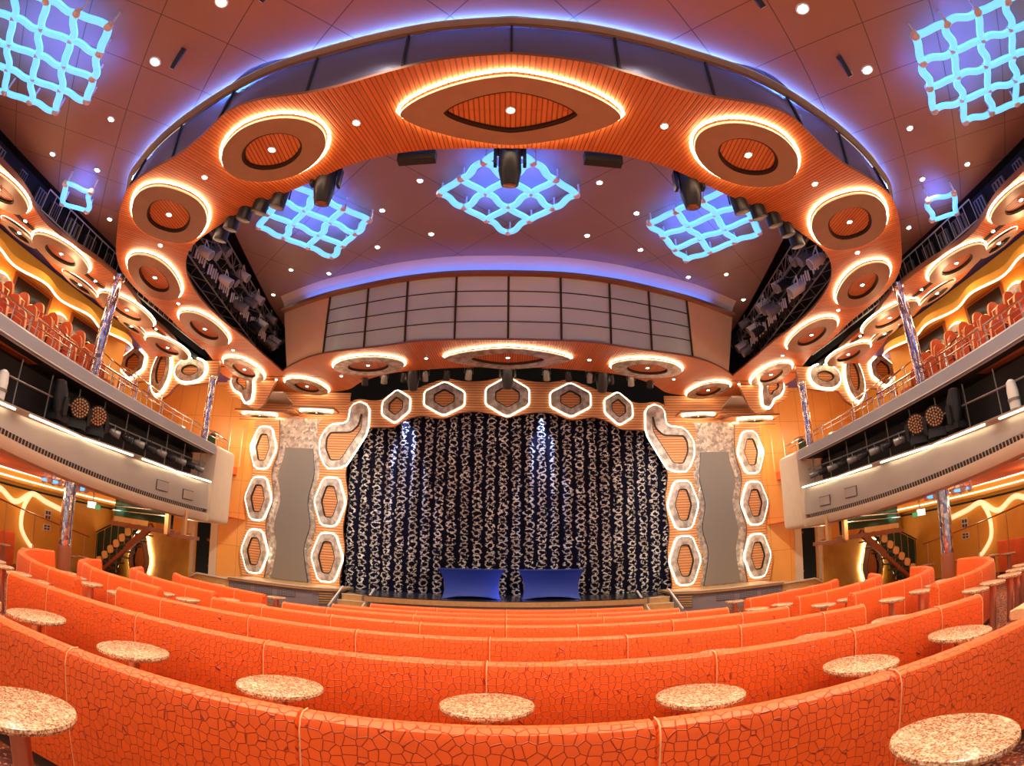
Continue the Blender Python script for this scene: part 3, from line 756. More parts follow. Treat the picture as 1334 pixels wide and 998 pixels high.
# on the stage wall
def hexa(w, h, k=.1): return rounded([(-w, -h * k), (-w * .5, -h), (w * .5, -h), (w, -h * k), (w, h * k), (w * .5, h), (-w * .5, h), (-w, h * k)], .3, 4)
def hexh(w, h): return rounded([(-w, -h * .38), (0, -h), (w, -h * .38), (w, h * .38), (0, h), (-w, h * .38)], .2, 5)
def wall_cell(x, z, P, Q, y, label, **kw):
    fn = lambda u, v, h: (x + u, y - h, z + v)
    kw.setdefault('plate', 'plates'); kw.setdefault('core', 'woodp')
    return cell(P, Q, fn, (x, y, z), label, light=False, led=kw.pop('led', 'ledp'), lift=.07, thick=.05, w=.034, out=.045, **kw)
YP = 19.30
wall_cell(0, 7.45, hexh(.78, .76), hexh(.46, .46), YP, 'hexagonal ring light in the middle of the proscenium arch')
for sx in (-1, 1):
    d = SIDE[sx]; s = -sx
    wall_cell(-2.37 * s, 7.35, hexh(.73, .64), hexh(.40, .38), YP, f'hexagonal ring light on the arch directly {d} of the middle one')
    P = [(u * s, v + u * .16) for u, v in hexh(.5, .62)]; Q = [(u * s, v + u * .16) for u, v in hexh(.28, .38)]
    if sx > 0: pass
    wall_cell(-4.2 * s, 7.02, P, Q, YP, f'small slanted hexagonal ring light at the {d} shoulder of the arch')
    for k, z in enumerate((5.24, 3.23, 1.18)):
        wall_cell(-9.53 * s, z, hexa(.53, .80), hexa(.31, .54), YP + .01, f'{["top", "middle", "bottom"][k]} ring light on the wavy pilaster by the {d} end wall')
    for k, z in enumerate((3.30, 1.22)):
        wall_cell(-6.53 * s, z, hexa(.56, .87), hexa(.33, .60), YP, f'{["upper", "lower"][k]} ring light between the grey screen and the curtain, {d} side')
    hk = [(-5.97, 6.98), (-5.63, 7.16), (-5.28, 6.98), (-5.24, 6.05), (-5.85, 4.98), (-6.05, 4.66), (-6.75, 4.55), (-7.08, 5.2), (-7.08, 5.72), (-6.75, 6.22), (-6.15, 6.28), (-6.0, 6.42)]
    hk = rounded(hk, .3, 4)
    P = [((u + 6.2) * s, v - 5.6) for u, v in hk]; Q = inset(P, .23)
    # keep the core simple: the lower lobe
    core = rounded([(-6.72, 5.95), (-5.9, 5.98), (-5.62, 6.25), (-5.55, 6.7), (-5.47, 6.68), (-5.47, 6.1), (-6.2, 4.88), (-6.62, 4.83), (-6.86, 5.3), (-6.86, 5.7)], .25, 4)
    n = len(P)
    Qr = resample([Vector((u, v)) for u, v in core] + [Vector(core[0])], n + 1)[:-1]
    Q = [((p.x + 6.2) * s, p.y - 5.6) for p in Qr]
    Pr = resample([Vector((p[0], p[1])) for p in P] + [Vector(P[0])], n + 1)[:-1]
    # align the two loops by angle of their first points
    best = min(range(n), key=lambda k: sum((Pr[i] - Vector(Q[(i + k) % n])).length for i in range(0, n, 3)))
    Q = [Q[(i + best) % n] for i in range(n)]
    wall_cell(-6.2 * s, 5.6, [tuple(p) for p in Pr], Q, YP, f'hook shaped ring light where the arch meets its {d} leg')

    # canopy over the pilasters with two cells underneath
    def fx(gg): return gg.mirror() if sx > 0 else gg
    h = G().poly3([(-10.7, 18.6), (-8.6, 18.75), (-8.4, 19.4), (-10.7, 19.4)], lambda u, v, q: (u, v, 6.55 + q), 0, .08, 0, 1)
    h.poly3([(-8.2, 18.6), (-6.5, 18.75), (-6.5, 19.4), (-8.2, 19.4)], lambda u, v, q: (u, v, 6.72 + q), 0, .08, 0, 1)
    h.box((-8.3, 19.1, 6.68), (.3, .6, .06))
    obj('pilaster_canopy', fx(h), ['woodp', 'brown'], label=f'shallow canopy shelf above the wavy pilasters {d} of the stage', cat='canopy')
    soffit_cell((-9.75, 19.02), .72, .26, 4, 2, f'flat ring light under the {d} canopy shelf, outer one', .55, sx, 6.55, plate='plates')
    soffit_cell((-7.3, 18.98), .62, .24, 4, 2, f'flat ring light under the {d} canopy shelf, one nearer the curtain', .55, sx, 6.72, plate='plates')
    h = G().poly3([(-9.75, 17.9), (-8.3, 17.9), (-8.5, 19.42), (-10.3, 19.42)], lambda u, v, q: (u, v, 7.06 + q), 0, .06)
    obj('metal_ceiling_panel', fx(h), 'fasc', label=f'brushed metal ceiling panel between ring and canopy, {d} of the stage', cat='ceiling panel')

    obj('slatted_frieze', fx(G().box((-8.5, 19.46, 6.98), (4.8, .06, 1.2))), 'woodp', label=f'slatted wood frieze above the canopy shelf, {d} of the stage', cat='wall panel')
    # headers hanging across the end of the balcony
    wavy = catmull([(-15.0, 6.3), (-14.6, 6.55), (-13.9, 6.62), (-13.3, 6.72), (-12.9, 6.55), (-12.45, 6.1), (-12.0, 6.2), (-11.6, 6.62), (-11.1, 6.62), (-10.4, 6.68), (-9.95, 6.66)], 5)
    pl = [tuple(p) for p in wavy] + [(-9.95, 7.5), (-11.6, 7.5), (-12.2, 8.2), (-15.0, 8.2)]
    h = G().poly3(pl, lambda u, v, q: (u, 15.65 + q, v), 0, .14, 0, 1)
    obj('balcony_header', fx(h), ['woodp', 'brown'], label=f'slatted wood header with wavy lower edge across the stage end of the {d} balcony', cat='header')
    wall_cell(-13.95 * s, 7.42, hexh(.58, .62), hexh(.34, .38), 15.65, f'hexagonal ring light on the {d} balcony header, farthest from the stage', led='led')
    wall_cell(-12.45 * s, 7.05, [(u, v) for u, v in superell(.42, .82, 1.9)], [(u, v + .1) for u, v in superell(.22, .56, 1.8)], 15.65, f'tall oval ring light in the middle of the {d} balcony header', led='led')
    wall_cell(-11.1 * s, 7.12, superell(.66, .42, 2.2), superell(.38, .2, 2), 15.65, f'flat oval ring light on the {d} balcony header nearest to the chrome column', led='led')
    wavy = catmull([(-10.75, 7.5), (-10.75, 7.15), (-10.4, 6.85), (-9.9, 6.7), (-9.5, 6.42), (-9.2, 6.4), (-8.95, 6.6)], 5)
    pl = [tuple(p) for p in wavy] + [(-8.6, 7.5)]
    h = G().poly3(pl, lambda u, v, q: (u, 17.75 + q, v), 0, .12, 0, 1)
    obj('ring_header', fx(h), ['woodp', 'brown'], label=f'short slatted header below the {d} end of the slatted ring', cat='header')
    P = rounded([(-.45, .55), (-.52, .1), (-.3, -.2), (.0, -.3), (.25, -.68), (.5, -.6), (.5, -.1), (.3, .55)], .35, 4)
    P = [(u * s, v) for u, v in P]; Q = [(u * .5 - .04 * s, v * .45 + .1) for u, v in P]
    wall_cell(-10.0 * s, 7.28, P, Q, 17.75, f'drop shaped ring light on the short header at the {d} end of the ring', led='led')
    # the sconces on the balcony wall
    for k, y in enumerate((7.75, 10.3)):
        x = 12.66 * sx
        fn = lambda u, v, h, x=x, y=y: (x - h * sx, y + u, 6.35 + v)
        cell(superell(.42, .5, 2.2), superell(.22, .28, 2.2), fn, (x, y, 6.35), f'mottled oval ring sconce on the {d} balcony wall, {["farther from", "nearer"][k]} the stage', 'plates', False, 'led')
    # large floor level rings on the wall under the balcony
    fn = lambda u, v, h: ((-12.72 + u) * s, 16.2 - h, .35 + v)
    cell(hexa(.50, .95), hexa(.28, .60), fn, (-12.72 * s, 16.2, .35), f'tall ring light on the ochre wall behind the {d} staircase', 'plate', False, 'led')

# ================================================================== DOWNLIGHTS
def downlight(p, label, r=.07, group=None):
    t = thing('downlight', p, label, 'downlight', group)
    part('trim_ring', G().rings([(Vector(p), r * 1.35), (Vector(p) - Vector((0, 0, .02)), r * 1.3), (Vector(p) - Vector((0, 0, .02)), r * .9)], 16), 'white', t, p)
    part('lens', G().rings([(Vector(p) - Vector((0, 0, .015)), r), (Vector(p) - Vector((0, 0, .03)), r * .8)], 12), 'lens', t, p)
OUT_DL = [(-5.87, 4.56), (-4.22, 3.76), (-2.56, 3.85), (-7.56, 5.42), (-9.73, 5.87), (-8.9, 6.71), (-9.84, 8.5)]
for sx in (-1, 1):
    for k, (x, y) in enumerate(OUT_DL):
        downlight((x * -sx, y if k > 2 else y - .15, CO), f'bright downlight in the {SIDE[sx]} half of the outer ceiling, {ORD[sorted(range(7), key=lambda i: OUT_DL[i][0], reverse=True).index(k)]} from the room axis', .085 if k < 3 else .06)
INN_DL = [(-1.95, 9.05), (-3.0, 10.1), (-1.95, 11.15), (-3.45, 11.7), (-6.3, 12.7), (-7.5, 14.2), (-5.2, 13.0)]
for sx in (-1, 1):
    for k, (x, y) in enumerate(INN_DL):
        downlight((x * -sx, y, CI), f'small downlight in the {SIDE[sx]} inner ceiling, {ORD[sorted(range(7), key=lambda i: INN_DL[i][1]).index(k)]} from the ring to the booth', .06)
RING_DL = [(-2.32, 5.62), (-5.45, 6.5), (-7.75, 8.5), (-9.0, 11.35), (-8.95, 14.8), (-8.6, 17.75), (-5.85, 17.3), (-2.55, 15.55)]
for sx in (-1, 1):
    for k, (x, y) in enumerate(RING_DL):
        downlight((x * -sx, y, S), f'small downlight in the {SIDE[sx]} half of the ring slats, {ORD[k]} of eight towards the stage', .05)
for sx in (-1, 1):
    for k, y in enumerate((6.7, 9.7, 12.9)):
        downlight((10.9 * sx, y, S - .02), f'small downlight in the {SIDE[sx]} balcony soffit slats, {["farthest from", "halfway to", "nearest to"][k]} the stage', .05)
# ceiling tubes
for sx in (-1, 1):
    for k, (x, y, r) in enumerate(((-5.2, 4.4, .9), (-3.25, 3.55, .8))):
        a = Vector((x * -sx, y - .1, CO - .02)); b = a + Vector((.24 * sx * -1 * -1, .18, -.22))
        t = thing('ceiling_projector', tuple(a), f'slim black tube spotlight on the outer ceiling, {SIDE[sx]} side, {["outer", "inner"][k]} one', 'spotlight')
        part('tube', G().cyl(a, b, .05), 'blackm', t, tuple(a)); part('lens', G().cyl(b, b + (b - a) * .03, .035), 'white', t, tuple(a))

# ================================================================== BLUE LATTICES
def lattice(o, a, b, cells, z, label, zc, r=.075):
    """tubes along the edges of the given grid cells; a, b are the grid steps"""
    A, B = Vector((*a, 0)), Vector((*b, 0)); O = Vector((*o, z))
    t = thing('light_lattice', tuple(O), label, 'light fixture')
    loc = tuple(O)
    E_ = set(); N_ = set()
    for i, j in cells:
        E_ |= {((i, j), (1, 0)), ((i, j + 1), (1, 0)), ((i, j), (0, 1)), ((i + 1, j), (0, 1))}
        N_ |= {(i, j), (i + 1, j), (i, j + 1), (i + 1, j + 1)}
    pos = lambda n: O + A * n[0] + B * n[1]
    for (n, dd) in sorted(E_):
        p, q = pos(n), pos((n[0] + dd[0], n[1] + dd[1])); d = q - p; sd = Vector((-d.y, d.x, 0)).normalized()
        amp = .045 * (1 if (n[0] + n[1]) % 2 else -1)
        wob = 1 if (n[0] + n[1] + dd[0]) % 2 == 0 else .35
        pts = [p + d * s + sd * amp * wob * math.sin(2 * PI * s) for s in [(.07 + .86 * i / 10) for i in range(11)]]
        part('tube_light', G().sweep(pts, [(math.cos(2 * PI * i / 8) * r, math.sin(2 * PI * i / 8) * r * .7) for i in range(8)]), 'blueled', t, loc)
    for n in sorted(N_):
        p = pos(n); k = sum(1 for (m, dd) in E_ if m == n or (m[0] + dd[0], m[1] + dd[1]) == n)
        if k <= 3:
            part('end_clamp', G().lathe([(.02, -.08), (.075, -.05), (.085, .0), (.075, .05), (.02, .08)], p, 12).cyl(p + Vector((.05, .0, .0)), p + Vector((.05, 0, zc - z - .02)), .022), 'node', t, loc)
        else:
            part('joint', G().cyl(p - Vector((0, 0, .03)), p + Vector((0, 0, .05)), .07), 'node', t, loc)
grid3 = [(i, j) for i in range(3) for j in range(3)]
lattice((-1.5, 9.14), (.49, -.5), (.49, .5), grid3, CI - .32, 'glowing blue diamond lattice of wavy tubes in the centre of the inner ceiling', CI, .085)
for sx in (-1, 1):
    d = SIDE[sx]; s = -sx
    lattice((-6.15 * s, 10.05), (.46 * s, -.52), (.50 * s, .52), grid3, CI - .32, f'glowing blue diamond lattice in the inner ceiling, {d} of the central one', CI, .085)
    cs = [(i, j) for i in range(-1, 3) for j in range(-3, 0)] + [(i, 0) for i in (0, 1)] + [(-1, 0)] + [(i, -4) for i in range(0, 3)]
    lattice((-6.91 * s, 3.24), (-.46 * s, .44), (.41 * s, .45), cs, 8.2, f'large glowing blue lattice in the {d} corner of the outer ceiling', CO, .075)
    lattice((-9.65 * s, 6.55), (-.66 * s, .62), (.5 * s, .46), [(0, 0)], 8.2, f'small single square of blue tubes under the {d} edge of the outer ceiling', CO, .07)

# ================================================================== COLUMNS
for sx in (-1, 1):
    d = SIDE[sx]
    for x, y, z0, z1, r, lab in ((-10.06, 9.78, 4.72, 7.62, .15, f'tall mirrored column rising from the {d} balcony edge to the ring'),
                                 (-9.95, 15.45, 4.5, 6.85, .12, f'mirrored column at the stage end of the {d} balcony, under the header'),
                                 (-10.15, 9.75, -.3, 2.52, .17, f'mirrored column under the {d} balcony beside the curved banquettes')):
        x *= -sx
        t = thing('mirrored_column', (x, y, z0), lab, 'column')
        part('shaft', G().cyl((x, y, z0), (x, y, z1), r, n=24), 'mosaic', t, (x, y, z0))
        part('base_ring', G().lathe([(r * 1.25, z0), (r * 1.25, z0 + .12), (r, z0 + .16)], (x, y, 0)), 'chrome', t, (x, y, z0))
        part('top_ring', G().lathe([(r, z1 - .14), (r * 1.2, z1 - .1), (r * 1.2, z1)], (x, y, 0)), 'chrome', t, (x, y, z0))
        if z0 < 0: part('lower_sleeve', G().lathe([(r * 1.05, .1), (r * 1.06, .75), (r, .78)], (x, y, 0)), 'mahog', t, (x, y, z0))

# ================================================================== STAGE LIGHTING
def mover(p, label, cat='moving light', s=1., yaw=0., tilt=0., face=False, hang=True):
    """moving head: base, yoke, head, lens; hangs when hang is set"""
    p = Vector(p); k = -1 if hang else 1
    t = thing('moving_head_light', tuple(p), label, cat); loc = tuple(p)
    R = Matrix.Rotation(yaw, 3, 'Z')
    q = lambda x, y, z: p + R @ Vector((x * s, y * s, z * s * k))
    part('base', G().box(q(0, 0, .05), (.34 * s, .30 * s, .10 * s), rz=yaw), 'blackm', t, loc)
    yk = G()
    for u in (-.19, .19):
        yk.bar(q(u, 0, .10), q(u, 0, .40), .10 * s, .045 * s)
    yk.bar(q(-.2, 0, .12), q(.2, 0, .12), .07 * s, .10 * s)
    part('yoke', yk, 'blackm', t, loc)
    c = q(0, 0, .38); ax = R @ (Matrix.Rotation(tilt, 3, 'X') @ Vector((0, 0, 1.)))
    if face:
        hd = part('head', G().rings([(c - ax * .16 * s, .10 * s), (c - ax * .12 * s, .16 * s), (c + ax * .08 * s, .19 * s), (c + ax * .12 * s, .19 * s)], 22), 'blackm', t, loc)
        ln = G(); a = ax.orthogonal().normalized(); b = ax.cross(a)
        for rr, n in ((0, 1), (.052, 6), (.102, 12), (.15, 18)):
            for i in range(n):
                m = c + ax * .122 * s + (a * math.cos(2 * PI * i / n) + b * math.sin(2 * PI * i / n)) * rr * s
                ln.rings([(m, .021 * s), (m + ax * .012 * s, .017 * s)], 8)
        part('lens_array', ln, 'brass', t, loc)
    else:
        part('head', G().rings([(c - ax * .30 * s, .10 * s), (c - ax * .27 * s, .14 * s), (c + ax * .10 * s, .15 * s), (c + ax * .30 * s, .11 * s)], 18), 'blackm', t, loc)
        part('lens', G().rings([(c + ax * .301 * s, .085 * s), (c + ax * .32 * s, .06 * s)], 16), 'magenta', t, loc)
    return t
for x, y, d in ((-3.2, 7.0, 'left of the centre lattice'), (0, 6.62, 'in front of the centre lattice'), (3.12, 7.0, 'right of the centre lattice')):
    mover((x, y, 7.95), f'black moving head light at the inner ring edge, {d}', s=1.25, tilt=PI + .35 if x == 0 else PI + .15, yaw=-.15 * x / 3)
for x, d in ((-3.2, 'left of centre'), (0, 'in the middle'), (3.2, 'right of centre')):
    mover((x, 16.75 + .09 * abs(x), 7.85), f'moving head light hanging behind the ring edge below the booth, {d}', s=1.3, tilt=PI + .3)
t = thing('lighting_bar', (0, 6.9, 8.0), 'black lighting bar following the inner edge of the ring above the middle lattice', 'lighting bar')
part('pipe', G().tube(catmull([(-6.0, 8.35, 8.0), (-4.6, 7.75, 8.0), (-3.2, 7.05, 8.0), (-1.5, 6.6, 8.0), (0, 6.55, 8.0), (1.5, 6.6, 8.0), (3.2, 7.05, 8.0), (4.6, 7.75, 8.0), (6.0, 8.35, 8.0)], 5), .03, 8), 'blackm', t, (0, 6.9, 8.0))
for x in (-4.6, -1.5, 1.5, 4.6): part('hanger', G().cyl((x, 6.6 + (1.12 if abs(x) > 4 else 0), 8.0), (x, 6.6 + (1.12 if abs(x) > 4 else 0), CI), .015, n=8), 'blackm', t, (0, 6.9, 8.0))
t = thing('lighting_bar', (0, 16.9, 7.9), 'black lighting bar behind the ring edge below the booth', 'lighting bar')
part('pipe', G().tube(catmull([(-5.2, 18.0, 7.9), (-3.2, 17.05, 7.9), (0, 16.75, 7.9), (3.2, 17.05, 7.9), (5.2, 18.0, 7.9)], 6), .03, 8), 'blackm', t, (0, 16.9, 7.9))
for x in (-4, 0, 4): part('hanger', G().cyl((x, 16.75 + .036 * x * x, 7.9), (x, 16.75 + .036 * x * x, 9.98), .015, n=8), 'blackm', t, (0, 16.9, 7.9))
def par(p, label, aim=(0, 0, -1), s=1., group=None, m='blackm'):
    p = Vector(p); t = thing('stage_spotlight', tuple(p), label, 'stage light', group); loc = tuple(p)
    ax = Vector(aim).normalized(); c = p + Vector((0, 0, -.22 * s))
    part('can', G().rings([(c - ax * .17 * s, .06 * s), (c - ax * .10 * s, .10 * s), (c + ax * .17 * s, .11 * s)], 14), m, t, loc)
    part('lens', G().rings([(c + ax * .171 * s, .095 * s), (c + ax * .18 * s, .08 * s)], 14), 'greym', t, loc)
    a = ax.cross(Vector((0, 0, 1))); a = a.normalized() if a.length > .01 else Vector((1, 0, 0))
    part('bracket', G().tube([c + a * .13 * s, c + a * .13 * s + Vector((0, 0, .2 * s)), c - a * .13 * s + Vector((0, 0, .2 * s)), c - a * .13 * s], .012 * s, 5), m, t, loc)
for sx in (-1, 1):
    d = SIDE[sx]
    for k in range(5):
        f = k / 4; x = -4.2 - 1.7 * f; y = 7.32 + .62 * f * f + .3 * f
        par((x * -sx, y, 7.9), f'black spotlight under the inner ring edge on the {d}, {ORD[k]} from the middle', (.25 * sx, .2, -1), 1.45)
    x = 1.5 * sx
    t = thing('black_speaker', (x, 6.5, 7.75), f'small black speaker bar at the inner ring edge, {d} of the middle moving light', 'speaker')
    part('cabinet', G().box((x, 6.5, 7.55), (.62, .16, .2), rz=.06 * sx), 'dark', t, (x, 6.5, 7.75)); part('bracket', G().bar((x + .2 * sx, 6.5, 7.6), (x + .2 * sx, 6.5, 7.9), .05), 'greym', t, (x, 6.5, 7.75))
    for k in range(6):
        xx = 1.3 + k * .75
        if abs(xx - 3.2) < .3: xx += .35
        par((xx * sx, 16.85 + .06 * xx * xx * .5, 7.75), f'stage spotlight behind the ring edge below the booth, {ORD[k]} to the {d}', (.1 * sx, .5, -.6), 1.1, m='blackm' if k % 2 else 'greym')
    # trusses in the void beside the opening
    def fx(gg): return gg.mirror() if sx > 0 else gg
    for k, (x, z) in enumerate(((-7.75, 8.75), (-8.25, 8.15))):
        lc = (x * -sx, 12, z)
        t = thing('lighting_truss', lc, f'{["upper inner", "lower outer"][k]} grey lighting truss in the black void {d} of the ceiling opening', 'truss')
        dx = lambda y: (y - 12) * -.13
        q = G(); w = .2
        for a_, b_ in ((-w, -w), (w, -w), (w, w), (-w, w)):
            q.tube([(x + a_ + dx(y), y, z + b_) for y in (7.8, 12, 16.6)], .022, 6)
        part('chords', fx(q), 'greym', t, lc)
        q = G(); n = 22
        for i in range(n):
            y0 = 7.8 + 8.8 * i / n; y1 = 7.8 + 8.8 * (i + 1) / n; m = 1 if i % 2 else -1
            q.bar((x + w + dx(y0), y0, z - w * m), (x + w + dx(y1), y1, z + w * m), .018); q.bar((x - w * m + dx(y0), y0, z - w), (x + w * m + dx(y1), y1, z - w), .018)
            q.bar((x + w + dx(y0), y0, z - w), (x + w + dx(y0), y0, z + w), .018)
        part('lacing', fx(q), 'greym', t, lc)
    for k in range(18):
        y = 8.3 + k * .485; r_ = rnd.random()
        x = -7.55 - (y - 12) * .10 - .25 * r_
        par((x * -sx, y, 8.35 + .35 * (k % 3)), f'spotlight hung on the trusses {d} of the ceiling opening, {ORD[k]} towards the stage', ((.9) * sx * -1, .3, -.5), 1.2 + .4 * r_, m=['greym', 'white', 'blackm', 'white', 'greym'][k % 5])
    for k in range(9):
        y = 9.4 + k * .82; x = (-7.95 - (y - 12) * .07)
        lc = (x * -sx, y, 8.25)
        t = thing('dimmer_panel', lc, f'pale slotted equipment panel in the void {d} of the opening, {ORD[k]} towards the stage', 'equipment')
        part('case', fx(G().box((x, y, 8.2), (.06, .6, .42))), 'dark', t, lc)
        q = G()
        for i in range(5): q.box((x + .035, y - .24 + i * .12, 8.22 + .05 * (i % 2)), (.02, .07, .30))
        part('vent_slots', fx(q), 'white', t, lc)
    # racks in the black slot along the outer ceiling
    lc = (-10.75 * -sx, 8, 8.1)
    t = thing('cable_tray', lc, f'long white cable tray in the black slot above the {d} balcony', 'cable tray')
    q = G()
    for z in (8.5, 7.92): q.bar((-10.72, 6.9, z), (-10.72, 15.6, z), .03)
    part('rails', fx(q), 'white', t, lc)
    q = G()
    for i in range(30): q.bar((-10.72, 6.9 + i * .3, 7.92), (-10.72, 6.9 + i * .3, 8.5), .016)
    part('rungs', fx(q), 'white', t, lc)
    for k in range(12):
        y = 4.9 + k * .8 + .3 * rnd.random(); w = .22 + .3 * rnd.random()
        lc = (-10.8 * -sx, y, 8.15)
        t = thing('equipment_box', lc, f'grey equipment box in the slot above the {d} balcony, {ORD[k]} towards the stage', 'equipment')
        part('case', fx(G().box((-10.82, y, 8.18), (.1, w, .42))), 'greym', t, lc)
        q = G()
        for i in range(3): q.box((-10.76, y - w * .3 + i * w * .3, 8.18), (.02, .04, .34))
        part('slots', fx(q), 'dark', t, lc)
    # lights in the balcony recess
    for k, (y, fc) in enumerate(((8.75, False), (9.5, True), (10.2, True))):
        mover((-9.98 * -sx, y, 3.50), f'{["dark upright moving spotlight", "round multi lens wash light, one farther from the stage", "round multi lens wash light, one nearer the stage"][k]}, on the {d} balcony ledge', s=1.35, hang=False, yaw=(-.75 if fc else 0) * -sx * (-1), tilt=PI / 2 + .2 if fc else .25, face=fc)
    lc = (-10.0 * -sx, 6.95, 3.45)
    t = thing('pale_fixture', lc, f'pale cylindrical fixture standing on the {d} balcony ledge', 'stage light')
    part('body', fx(G().lathe([(.13, 3.45), (.14, 3.8), (.11, 4.0), (.05, 4.05)], (-10.0, 6.95, 0), 14)), 'white', t, lc); part('collar', fx(G().lathe([(.15, 3.6), (.155, 3.66)], (-10.0, 6.95, 0), 14)), 'greym', t, lc)
    for k in range(9):
        y = 10.95 + k * .56
        par((-9.98 * -sx, y, 3.98 - .01 * k), f'small spotlight in the {d} balcony front recess, {ORD[k]} from the moving lights', (.7 * -sx, .6, -.2), .95, m='blackm' if k % 2 else 'greym')
    lc = (-10.05 * -sx, 11, 4.1)
    t = thing('lighting_pipe', lc, f'grey lighting pipe with uprights running along the {d} balcony recess', 'pipe')
    part('pipe', fx(G().tube([(-10.05, 4, 4.0), (-10.05, 10, 3.98), (-10.05, 15.9, 3.92)], .022, 6)), 'greym', t, lc)
    for i in range(10): part('upright', fx(G().bar((-10.07, 6.4 + i * 1.02, 3.4), (-10.07, 6.4 + i * 1.02, 4.45), .025)), 'greym', t, lc)
# ================================================================== SEATING
fl = lambda y: .1 - .58 * (y + 4) / 21.6
def loftp(path, sec, uvoff=0., ends=True):
    """sec: [(n,h)] closed outline, n to the rear of the path's left-to-right direction"""
    P = [Vector((p[0], p[1], 0)) for p in path]; N = len(P); n = len(sec); g = G(); vs = []; uvs = []; L = 0.
    per = [0.]
    for j in range(n): per.append(per[-1] + math.hypot(sec[(j + 1) % n][0] - sec[j][0], sec[(j + 1) % n][1] - sec[j][1]))
    rows = []
    for i in range(N):
        if i: L += (P[i] - P[i - 1]).length
        t = (P[min(i + 1, N - 1)] - P[max(0, i - 1)]).normalized(); r = Vector((t.y, -t.x, 0))
        e = 1.
        rows.append((P[i], r, L))
    for (p, r, l) in rows:
        for j in range(n + 1):
            a, h = sec[j % n]; vs.append(p + r * a + Vector((0, 0, h))); uvs.append((l + uvoff, per[j] + uvoff * .37))
    m = n + 1
    fs = [(i * m + j, i * m + j + 1, (i + 1) * m + j + 1, (i + 1) * m + j) for i in range(N - 1) for j in range(n)]
    g.add(vs, fs, 0, uvs)
    if ends:
        for i in (0, N - 1):
            sv = [vs[i * m + j] for j in range(n)]; c = sum((Vector(v) for v in sv), Vector()) / n
            d = (P[0] - P[1]).normalized() if i == 0 else (P[-1] - P[-2]).normalized()
            cap = [c + (Vector(v) - c) * .86 + d * .018 for v in sv]
            u2 = [((sv[j] - c).dot(rows[i][1]) + uvoff, sv[j].z) for j in range(n)]
            g.add(sv + cap, [(j, (j + 1) % n, n + (j + 1) % n, n + j) if i else (j, n + j, n + (j + 1) % n, (j + 1) % n) for j in range(n)], 0, u2 + u2)
            g.add(cap, [tuple(range(n)) if i else tuple(range(n - 1, -1, -1))], 0, u2)
    return g

def bench(path, ztop, label, group=None, cut=None, back='crackle', last=False):
    """banquette seen from behind: path = rear foot line, left to right"""
    a, b = Vector(path[0]), Vector(path[-1]); mid = path[len(path) // 2]
    zf = fl(mid[1]); H = ztop - zf; o = (mid[0], mid[1], zf)
    t = thing('banquette', o, label, 'banquette', group)
    back_sec = [(0, .10), (.012, H * .5), (.006, H - .07), (-.012, H - .02), (-.045, H), (-.10, H), (-.135, H - .025), (-.15, H - .08), (-.19, .42), (-.19, .10)]
    sec = [(n, h + zf) for n, h in back_sec]
    cuts = cut or [0, len(path) - 1]
    for k in range(len(cuts) - 1):
        seg = [Vector((p[0], p[1])) for p in path[cuts[k]:cuts[k + 1] + 1]]
        seg = resample(seg, max(5, int(6 * (seg[-1] - seg[0]).length)))
        d0 = (seg[1] - seg[0]).normalized(); d1 = (seg[-1] - seg[-2]).normalized()
        seg[0] = seg[0] + d0 * .012; seg[-1] = seg[-1] - d1 * .012
        bk = part('backrest', loftp(seg, sec, rnd.random() * 9), back, t, o)
        for e, d in ((seg[0], d0), (seg[-1], -d1)):
            if e is seg[-1] and not last: continue
            pp = G()
            r = Vector((d0.y, -d0.x)) if e is seg[0] else Vector((d1.y, -d1.x))
            pp.tube([(e.x + r.x * n, e.y + r.y * n, h + .004) for n, h in sec[:6]], .0045, 5)
            pp.shift(o)
            q = bpy.data.objects.new('piping', mesh('piping', pp, 'seatpad')); COL.objects.link(q); q.parent = bk
    full_ = resample([Vector((p[0], p[1])) for p in path], max(6, int(4 * (a - b).length)))
    part('seat', loftp(full_, [(-.16, zf + .30), (-.16, zf + .44), (-.60, zf + .45), (-.68, zf + .42), (-.69, zf + .34), (-.67, zf + .30)], 2.), 'seatpad', t, o)
    part('seat_front', loftp(full_, [(-.17, zf + .10), (-.17, zf + .299), (-.655, zf + .299), (-.645, zf + .10)], 3.), 'crackle_tan', t, o)
    part('plinth', loftp(full_, [(-.03, zf - .02), (-.03, zf + .11), (-.60, zf + .11), (-.60, zf - .02)]), 'plinth', t, o)
    return t

